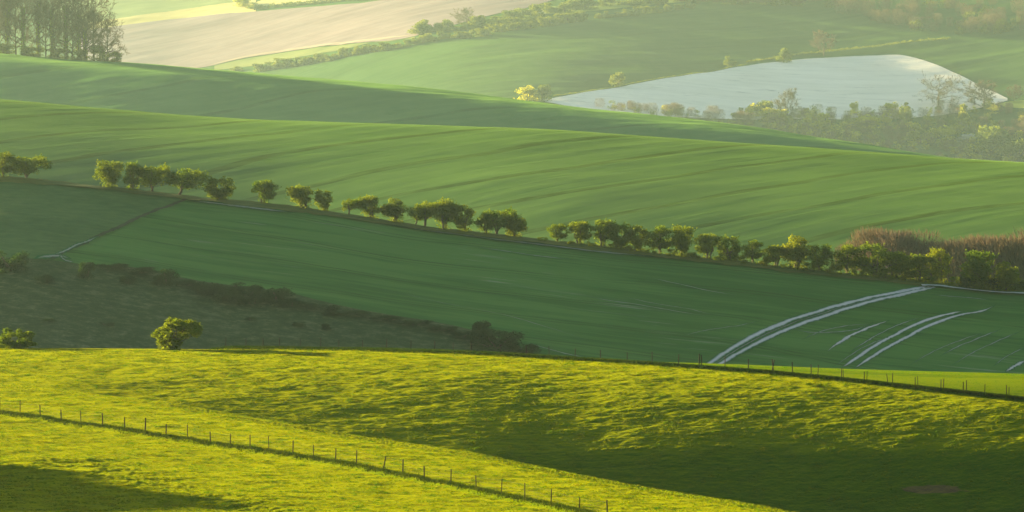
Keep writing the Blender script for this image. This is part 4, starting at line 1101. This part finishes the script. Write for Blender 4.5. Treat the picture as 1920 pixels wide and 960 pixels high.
fence('post and wire fence crossing the foreground pasture down to the bottom edge', f1, 'A', 1.32, (0.35, 0.6, 0.9), 0.05, 5, tilt={19: 0.22})
f2u = [423, 461, 493, 524, 563, 601, 635, 680, 725, 770, 815, 850, 884, 938, 987, 1030, 1078, 1126, 1176, 1223, 1272, 1311, 1316, 1359, 1403, 1446, 1451, 1486, 1521, 1533, 1578, 1581.5, 1620, 1625, 1665, 1673, 1716, 1721, 1764, 1769, 1806, 1812, 1846, 1887, 1891.5, 1935, 1975, 2015, 2060, 2100]
f2 = [(x, float(L_F2(x)) - 0.4, 1.15 if 1290 < x < 1500 else 1.0) for x in f2u]
fence('post and wire fence along the grassy bank on the pasture crest', f2, 'A', 1.25, (0.35, 0.6, 0.88), 0.045, 6, tilt={25: 0.22, 26: -0.15, 34: -0.18, 29: 0.08})

# ---------------------------------------------------------------- grass
def scatter_A(n, seed, vmin=-1):
    r = np.random.default_rng(seed)
    m = 3 * n
    u = r.uniform(-110, 2070, m); v = r.uniform(640, 990, m)
    ok = v > R_A(u) + 0.5; u, v = u[ok], v[ok]
    # even density over the ground
    d = A.lookup(u, v)[:, 1]; iv = A.lookup(u, v - 1.0)[:, 1]
    area = d * np.abs(iv - d); p = np.clip(area / np.percentile(area, 97), 0.02, 1)
    keep = r.uniform(0, 1, len(u)) < p
    return u[keep][:n], v[keep][:n], r
def blades(u, v, r, h, w, nb, name, mat, label, spread=0.08, clump=True):
    P = A_ground(u, v)
    if clump:
        c = fbm(P[:, 0] * 0.35, P[:, 1] * 0.5, 3, 61); kp = c > r.uniform(-0.55, 0.35, len(c)); P, u, v, c = P[kp], u[kp], v[kp], c[kp]
        hh = h * (0.75 + 0.9 * np.clip(c, -0.3, 0.8))
    else: hh = np.full(len(P), h)
    n = len(P)
    P = np.repeat(P, nb, 0); hh = np.repeat(hh, nb) * r.uniform(0.5, 1.25, n * nb)
    P[:, :2] += r.normal(0, spread, (n * nb, 2)); P[:, 2] -= 0.02
    a = r.uniform(0, np.pi, n * nb); W = w * r.uniform(0.6, 1.4, n * nb)
    dx, dy = np.cos(a) * W, np.sin(a) * W
    tip = np.stack([r.normal(0, 0.35, n * nb) * hh, r.normal(0, 0.35, n * nb) * hh, hh], -1)
    V = np.stack([P - np.stack([dx, dy, 0 * dx], -1), P + np.stack([dx, dy, 0 * dx], -1), P + tip], 1).reshape(-1, 3)
    o = mesh_from(name, V, np.arange(len(V)), 3, mat); return tag(o, label, 'grass', kind='stuff')
u_, v_, r_ = scatter_A(GRASS_N, 71)
sel = ~((v_ < L_F2(u_) - 1) & (u_ > 1040))
sel &= ~((((u_ - 1752) / 62)**2 + ((v_ - 917) / 8)**2) < 0.8)
blades(u_[sel], v_[sel], r_, 0.115, 0.045, 5, 'grass', M_blade, 'short tufted grass covering the foreground pasture')
sel = ((v_ < L_F2(u_) - 2) & (u_ > 1040))
blades(u_[sel], v_[sel], r_, 0.05, 0.035, 4, 'young_crop', M_blade, 'short bright crop on the strip beyond the upper fence', 0.2, False)
# long grass on the fence banks
r2 = np.random.default_rng(77)
uu = r2.uniform(-60, 1500, 9000); vv = L_F1(uu) + r2.normal(0, 0.9, len(uu))
blades(uu, vv, r2, 0.30, 0.035, 3, 'long_grass', M_long, 'unmown grass under the lower fence', 0.12, False)
uu = r2.uniform(395, 2130, 17700); vv = np.maximum(L_F2(uu) + r2.normal(0, 0.6, len(uu)), R_A(uu) + 0.3)
blades(uu, vv, r2, 0.25, 0.05, 3, 'long_grass', M_long, 'unmown grass bank under the upper fence', 0.16, False)
TS = width_of(shrub(97, M_blade, 'grass_tussock', asp=1.8, n=700, leafs=0.07))
for (u, v, w, h, lab) in [(1493, 821, 12, 6, 'small pale grass tussock left of the larger one on the shaded slope'), (1521, 823, 15, 9, 'dark grass tussock standing alone on the shaded pasture slope'),
                          (1531, 725, 16, 6, 'flat dark grass tussock just below the upper fence'), (1516, 721, 12, 4, 'little grass tussock beside the flat one under the upper fence')]:
    put(TS, 'A', u, v, w, h, rnd.uniform(0, 6), lab, 'tussock', 'grass tussocks on the pasture')
# ---------------------------------------------------------------- air, sun and sky
SUN_EL, SUN_AZ = 7.5, 56.0          # degrees; azimuth to the left of the view direction
HAZE_D = 2.3e-5
def haze():
    bpy.context.view_layer.update()
    cs = [o.matrix_world @ Vector(c) for o in scene.objects if o.type == 'MESH' for c in o.bound_box]
    lo = [min(c[i] for c in cs) for i in range(3)]; hi = [max(c[i] for c in cs) for i in range(3)]
    print('BB', lo, hi)
    x0, x1, y0, y1, z0, z1 = lo[0] - 20, hi[0] + 20, lo[1] - 20, hi[1] + 20, lo[2] - 1, max(hi[2], CAMZ) + 6
    me = bpy.data.meshes.new('haze')
    v = [(x, y, z) for x in (x0, x1) for y in (y0, y1) for z in (z0, z1)]
    f = [(0, 1, 3, 2), (4, 6, 7, 5), (0, 4, 5, 1), (2, 3, 7, 6), (0, 2, 6, 4), (1, 5, 7, 3)]
    me.from_pydata(v, [], f); me.update()
    m, nt, N, L = new_mat('haze_air')
    pv = N.new('ShaderNodeVolumePrincipled'); o = N.new('ShaderNodeOutputMaterial')
    pv.inputs['Color'].default_value = (0.68, 0.98, 0.96, 1); pv.inputs['Density'].default_value = HAZE_D
    pv.inputs['Anisotropy'].default_value = 0.65
    L.new(pv.outputs[0], o.inputs['Volume']); me.materials.append(m)
    ob = bpy.data.objects.new('haze', me); COL.objects.link(ob); tag(ob, 'pale evening haze filling the valleys', 'haze', kind='stuff')
zmin = min(float(s.P[..., 2].min()) for s in (A, C, D, E, F)); zmax = max(float(s.P[..., 2].max()) for s in (A, C, D, E, F))
print('zrange', zmin, zmax)
haze()
w = bpy.data.worlds.new('World'); scene.world = w; w.use_nodes = True
wn, wl = w.node_tree.nodes, w.node_tree.links
sky = wn.new('ShaderNodeTexSky'); sky.sky_type = 'NISHITA'; sky.sun_disc = False
sky.sun_elevation = math.radians(SUN_EL)
sky.sun_rotation = math.radians(-SUN_AZ)
sky.air_density = 1.0; sky.dust_density = 1.5
bg = wn['Background']; wl.new(sky.outputs[0], bg.inputs[0]); bg.inputs[1].default_value = 0.05
sl = bpy.data.lights.new('sun', 'SUN'); sl.energy = 5.0; sl.angle = math.radians(0.53); sl.color = (1.0, 0.79, 0.43)
so = bpy.data.objects.new('sun', sl); COL.objects.link(so)
e, a = math.radians(SUN_EL), math.radians(SUN_AZ)
sd = Vector((-math.sin(a) * math.cos(e), math.cos(a) * math.cos(e), math.sin(e)))
so.rotation_euler = (-sd).to_track_quat('-Z', 'Y').to_euler(); so.location = (0, 0, 300)
vs = scene.view_settings; vs.view_transform = 'Standard'; vs.look = 'None'; vs.gamma = 1; vs.use_curve_mapping = False
scene.display_settings.display_device = 'sRGB'
vs.exposure = 2.6
scene.cycles.volume_bounces = 0; scene.cycles.max_bounces = 6; scene.cycles.diffuse_bounces = 2; scene.cycles.transmission_bounces = 3
scene.cycles.use_denoising = True; scene.cycles.denoising_prefilter = 'ACCURATE'
scene.cycles.transparent_max_bounces = 8
